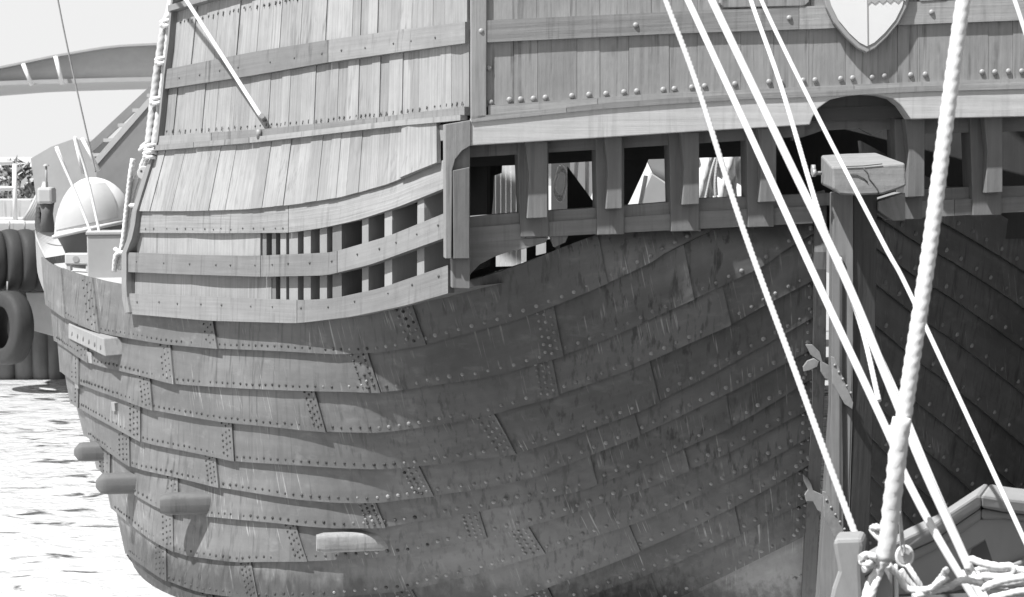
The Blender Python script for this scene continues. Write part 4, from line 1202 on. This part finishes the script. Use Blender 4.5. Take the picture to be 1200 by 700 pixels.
# thimble
tb = P(1060, 652, 5.7)
th = empty('rope_thimble', tb + (0, 0, -.04), 'oval grey thimble with a white rope eye hanging beside the hawser', 'thimble')
ring = [tb + np.array([math.cos(t) * .025, 0, math.sin(t) * .032]) for t in np.linspace(0, 2 * math.pi, 25)]
mb = MB(); mb.tube(ring, .0065, n=8, caps=False); mb.build('eye', ROPEW, th)
mb = MB(); mb.tube([tb + (0, -.006, 0), tb + (0, .006, 0)], .024, n=18); mb.build('disc', LGREY, th)
one_rope('two thin strands leading up from the grey thimble', [P(1053, 570, 5.6), P(1056, 610, 5.65), P(1060, 646, 5.68), P(1058, 652, 5.68), P(1056, 640, 5.68), P(1054, 600, 5.62)], .004, ROPEG, amp=.1)
one_rope('loop of white rope hanging below the grey thimble', [P(1063, 662, 5.68), P(1072, 676, 5.66), P(1079, 688, 5.66), P(1074, 690, 5.66), P(1064, 680, 5.66), P(1056, 668, 5.66)], .009)
for k, (lb, pts) in enumerate((('white rope braid leading down left of the cleat post', [(1038, 655), (1030, 668), (1020, 684), (1014, 706), (1012, 730)]),
                               ('white rope turn closing over the head of the cleat post', [(1012, 668), (1022, 662), (1032, 668), (1024, 690), (1018, 720)]),
                               ('small white loop standing at the left of the hawser foot', [(1034, 634), (1026, 626), (1022, 620), (1028, 618), (1036, 624), (1040, 634)]),
                               ('small white eye at the end of the grey twisted line', [(1008, 654), (1016, 650), (1022, 654), (1018, 661), (1010, 659), (1012, 652), (1024, 652), (1030, 660)]),
                               ('white rope tail passing low to the right of the cleat post', [(1040, 662), (1052, 674), (1064, 690), (1090, 690), (1110, 676)]),
                               ('white rope tail crossing low under the three ropes', [(1070, 700), (1090, 694), (1112, 688), (1128, 680), (1150, 684)]),
                               ('short white rope end pointing up from the tangle', [(1088, 695), (1096, 686), (1104, 676), (1109, 668)]))):
    one_rope(lb, [P(x, y, 5.45 + .02 * (i % 3)) for i, (x, y) in enumerate(pts)], .0105 if k else .014, amp=.25)
# heap of rope
hp = MB(); path = []
cc = P(1172, 690, 5.9)
for k in range(260):
    a = k * .21
    rr = .075 + .028 * math.sin(k * .13)
    path.append(cc + np.array([math.cos(a) * rr * 1.25 + .02 * math.sin(k * .05), math.sin(a) * rr * .8, .022 * math.sin(a * .5 + k * .02) + .055 * (k / 260) - .01]))
rope_into(hp, path[::2], .0105, amp=.28, step=.008)
tag(hp.build('rope_coil', ROPEW), 'heaped coil of thick white rope on the workboat at the lower right', 'rope coil')
one_rope('white bight of rope laid over the top of the heaped coil', [P(1134, 668, 5.8), P(1138, 656, 5.8), P(1150, 660, 5.78), P(1170, 664, 5.76), P(1184, 664, 5.76), P(1186, 672, 5.76), P(1170, 676, 5.76), P(1150, 676, 5.78), P(1140, 690, 5.8)], .0125)
one_rope('white rope turns at the right edge of the heaped coil', [P(1150, 690, 5.72), P(1170, 682, 5.7), P(1190, 678, 5.7), P(1215, 676, 5.7), P(1215, 690, 5.7), P(1190, 694, 5.7), P(1160, 702, 5.7)], .0125)

mb = MB()  # unseen dark float, added to cut light bounced off the water
for k in range(13):
    y = 7.9 + k * .24
    mb.box_pts((3.5, y, .12), (11.5, 0, 0), (0, .115, 0), (0, 0, .14), tone=random.uniform(-1, 1))
for k in range(3):
    mb.box_pts((-5.1, 11.1 + k * .12, .12), (2.6, 0, 0), (0, .055, 0), (0, 0, .14), tone=random.uniform(-1, 1))
for k in range(14):
    mb.box_pts((8.8 + k * .05, 11.1 + k * .24, .12), (5.0, 0, 0), (0, .115, 0), (0, 0, .14), tone=random.uniform(-1, 1))
BLOCKD = mat('dark_blocker_timber', 0.03, 0.3, 0.7, (1, 12), 0.4, 3.0, spec=.2)  # near-black timber for the added light blockers only
bg_ = MB(); flat_slab(bg_, [(5.6, 12.2, 2.6), (6.4, 10.9, 2.6), (11, 10.9, 2.6), (11, 40, 2.6), (5.6, 40, 2.6)], (0, 0, -2.9))  # unseen dark hull added alongside to keep bounced light off starboard plates
tag(bg_.build('blocker', BLOCKD), 'added unseen lighter moored along the starboard side of the ship', 'barge')
tag(mb.build('blocker_float', BLOCKD), 'added float of dark timbers below frame, blocking light off the water', 'float')

# =====================================================================================  BACKGROUND
YQ = 25.7
ql = P(-200, 262, YQ); 
mb = MB(); zt = P(20, 262, YQ)[2]
flat_slab(mb, [(-40, YQ, zt), (-40, YQ, zt - .75), (8, YQ + 0, zt - .75), (8, YQ, zt)], (0, 30, 0))
tag(mb.build('quay', CONC), kind='structure')
mb = MB()
flat_slab(mb, [P(30, 343, YQ - .1), P(78, 343, YQ - .1), P(76, 398, YQ - .1), P(40, 388, YQ - .1)], (0, .08, 0)); o = mb.build('fender_panel', WORN, bevel=.01); tag(o, 'pale fender panel hung on the quay face beside the tyres', 'panel')
for k, x in enumerate((5, 28, 48, 66)):
    mb = MB(); p = P(x, 350, YQ + .8); mb.tube([(p[0], p[1], -1), (p[0], p[1], zt - .7)], .16, n=12)
    tag(mb.build('quay_pile', PILE), ('wet timber pile under the quay below the lowest tyre', 'wet timber pile under the quay just right of the lowest tyre', 'wet timber pile under the pale fender panel', 'wet timber pile under the quay closest to the ship')[k], 'pile', 'piles under the quay')
mb = MB(); mb.box_pts((-6, YQ + 2.5, .5), (14, 0, 0), (0, .1, 0), (0, 0, 1.2)); tag(mb.build('quay_back_wall', PILE), 'dark retaining wall under the quay behind the piles', 'wall')
# tyres
def tyre(c, R_, w_, axis, label):
    c = np.array(c); axis = np.array(axis, float); axis /= np.linalg.norm(axis)
    e = empty('tyre_fender', c - (0, 0, R_), label, 'tyre', 'tyres hung on the quay')
    u = np.cross(axis, (0, 0, 1.0)); u /= np.linalg.norm(u); v = np.cross(axis, u)
    prof = [(-.5, .60), (-.5, .75), (-.48, .88), (-.40, .97), (-.2, 1.0), (0, 1.005), (.2, 1.0), (.40, .97), (.48, .88), (.5, .75), (.5, .60), (.42, .56), (.40, .62), (.36, .85), (0, .92), (-.36, .85), (-.40, .62), (-.42, .56), (-.5, .60)]
    rows = []; uvs = []
    for k in range(41):
        t = 2 * math.pi * k / 40
        rows.append([c + axis * a * w_ + (math.cos(t) * u + math.sin(t) * v) * R_ * r for a, r in prof]); uvs.append([(k * .06, q * .05) for q in range(len(prof))])
    mb = MB(); mb.grid(rows, uvs); mb.build('tread', RUBBER, e)
    mb = MB(); mb.tube([c + v * 0 + (0, -.02, R_ * .9), c + (0, 0, R_ * 1.25)], .012, n=5); mb.build('chain', IRON, e)
for x, lb in ((-8, 'grey tyre hung highest at the left edge of the row'), (12, 'second grey tyre of the upper row from the left'), (30, 'third grey tyre of the upper row, nearly edge on'), (47, 'grey tyre of the upper row half hidden by the ship rail')):
    tyre(P(x, 305, YQ - .35), .44, .23, (-.86, -.5, 0), lb)
tyre(P(10, 384, YQ - .75), .52, .30, (-.72, -.69, .06), 'large dark tyre hanging lowest beside the pale panel')
# railing
rl = empty('pipe_railing', P(8, 262, 27), 'white pipe railing on the quay at the left edge', 'railing')
for (x0, y0, x1, y1, nm) in ((-120, 191, 15, 191, 'rail'), (-120, 222, 17, 221, 'rail'), (17, 192, 18, 262, 'post'), (-50, 192, -50, 262, 'post'), (-110, 192, -110, 262, 'post')):
    mb = MB(); mb.tube([P(x0, y0, 27), P(x1, y1, 27)], .035, n=8); mb.build(nm, WHITE, rl)
# bushes on the quay
def bush(c, rx, ry, rz, n_, label):
    mb = MB(); c = np.array(c)
    for k in range(n_):
        a = np.random.normal(size=3); a /= np.linalg.norm(a); rr = np.random.uniform(.3, 1.0) ** .5
        if a[2] < -.3: a[2] *= -.5
        p = c + a * np.array([rx, ry, rz]) * rr * (1 + .25 * math.sin(a[0] * 7 + a[2] * 5))
        s_ = np.random.uniform(.05, .12)
        t = np.random.normal(size=3); t /= np.linalg.norm(t); u = np.cross(t, a); u /= np.linalg.norm(u) + 1e-6
        b = len(mb.v)
        mb.v.extend([tuple(p - t * s_ * 1.6), tuple(p + u * s_ * .5), tuple(p + t * s_ * 1.6), tuple(p - u * s_ * .5)])
        mb.face([b, b + 1, b + 2, b + 3], [(0, 0)] * 4, np.random.uniform(-1, 1.6))
    e = empty('bush', c - (0, 0, rz), label, 'bush', 'bushes on the quay')
    mb.build('crown', LEAF, e, recalc=False)
    mb = MB()
    for k in range(4): mb.tube([c - (0, 0, rz * 1.1), c + np.array([random.uniform(-.4, .4) * rx, random.uniform(-.3, .3), rz * .4])], .03, n=5)
    mb.build('stem', PILE, e)
np.random.seed(3)
bush(P(0, 228, 33), .55, .5, .55, 1500, 'dense dark bush behind the white railing')
bush(P(38, 226, 31), .45, .5, .50, 1300, 'bush between the railing and the grey ramp')
bush(P(-70, 222, 34), .8, .5, .7, 1500, 'wide bush beyond the left edge of the railing')
# pale pipes and gear before the bushes
mb = MB(); mb.box_pts(P(5, 245, 28.5), (.5, 0, 0), (0, .2, 0), (0, 0, .16)); tag(mb.build('concrete_block', CONC, bevel=.02), 'low concrete block behind the railing', 'block')
mb = MB()
for k in range(5): mb.tube([P(28 + k * 3, 258, 26.8), P(36 + k * 3, 245 - k, 26.8), P(44 + k * 3, 228 - k * 2, 26.8)], .03, n=6)
tag(mb.build('pipe_bundle', LGREY), 'bundle of pale pipes leaning by the far end of the ship rail', 'pipes')
# stepped steel gangway
YG = 22.0
gw = empty('gangway', P(120, 262, YG), 'grey stepped gangway rising to the right behind the white dome', 'gangway')
mb = MB(); flat_slab(mb, [P(113, 192, YG), P(171, 127, YG), P(230, 62, YG), P(230, 300, YG), P(113, 300, YG)], (0, .06, 0)); GANG = mat('gangway_paint', .19, .15, .6, (2, 6), .2, 3); mb.build('side_panel', GANG, gw)
mb = MB(); flat_slab(mb, [P(106, 192, YG - .02), P(178, 110, YG - .02), P(230, 52, YG - .02), P(230, 62, YG - .02), P(176, 122, YG - .02), P(113, 194, YG - .02)], (0, .1, 0)); mb.build('stringer', LGREY, gw)
mb = MB(); flat_slab(mb, [P(100, 172, YG + 1), P(178, 99, YG + 1), P(230, 50, YG + 1), P(230, 60, YG + 1), P(178, 112, YG + 1), P(104, 182, YG + 1)], (0, .06, 0)); mb.build('stringer', GANG, gw)
for k in range(8):
    x = 104 + k * 17; y = 180 - k * 17.5
    mb = MB(); a = P(x, y, YG + .05); b = P(x + 24, y - 1, YG + .05)
    flat_slab(mb, [a, b, b + (0, .9, 0), a + (0, .9, 0)], (0, 0, -.04)); mb.build('tread', LGREY, gw)
    if k in (0, 2, 4, 6):
        mb = MB(); flat_slab(mb, [P(x + 6, y + 0, YG + .3), P(x + 24, y, YG + .3), P(x + 10, y + 16, YG + .3)], (0, .4, 0)); mb.build('riser', DGREY, gw)
# grey sheeted mound left of it
mb = MB(); flat_slab(mb, [P(36, 186, 24), P(60, 172, 24), P(86, 163, 24), P(104, 166, 24), P(118, 200, 24), P(118, 290, 24), P(50, 290, 24)], (0, 1.5, 0))
tag(mb.build('barge_hull', GREY), 'plain grey barge end behind the dome with white stays across it', 'barge')
for (x0, y0, x1, y1, lb) in ((66, 172, 81, 210, 'white stay across the grey barge, left one'), (88, 162, 97, 204, 'white stay across the grey barge, middle one'), (96, 162, 116, 200, 'white stay beside the gangway foot')):
    mb = MB(); mb.tube([P(x0, y0, 21.5), P(x1, y1, 21.5)], .022, n=6); tag(mb.build('stay', WHITE), lb, 'stay')
# bridge
YB = 60
br = empty('bridge', P(300, 195, YB), 'long grey girder bridge crossing the water far behind the ship', 'bridge')
bt_ = L((-400, 150), (-200, 112), (0, 79), (60, 66), (130, 54), (190, 51), (300, 55), (500, 80), (900, 150), sm=12)
bb_ = L((-400, 165), (-100, 108), (0, 100), (100, 97), (190, 95), (300, 97), (500, 108), (900, 175), sm=12)
mb = MB()
xs = list(range(-400, 901, 20))
for a, b in zip(xs[:-1], xs[1:]):
    flat_slab(mb, [P(a, bt_(a), YB), P(b, bt_(b), YB), P(b, bb_(b) - 4, YB), P(a, bb_(a) - 4, YB)], (0, 6, 0))
mb.build('girder', LGREY, br)
mb = MB()
for a, b in zip(xs[:-1], xs[1:]):
    flat_slab(mb, [P(a, bb_(a) - 5, YB - .3), P(b, bb_(b) - 5, YB - .3), P(b, bb_(b), YB - .3), P(a, bb_(a), YB - .3)], (0, 6.6, 0))
    flat_slab(mb, [P(a, bt_(a) - 1, YB - .4), P(b, bt_(b) - 1, YB - .4), P(b, bt_(b) + 1.5, YB - .4), P(a, bt_(a) + 1.5, YB - .4)], (0, 6.8, 0))
mb.build('flange', GREY, br)
for x in (-330, 640):
    p = P(x, 150, YB); mb = MB(); mb.box_pts((p[0], YB + 3, p[2] / 2 - .5), (1, 0, 0), (0, 2.4, 0), (0, 0, p[2] / 2 + .6)); mb.build('pier', CONC, br)
for (x0, y0, x1, y1, lb) in ((27, 75, 37, 100, 'short white pole leaning before the bridge, left one'), (65, 66, 73, 99, 'short white pole leaning before the bridge, right one')):
    mb = MB(); mb.tube([P(x0, y0, YB - .6), P(x1, y1, YB - .6)], .07, n=6); mb.build('brace', WHITE, br)
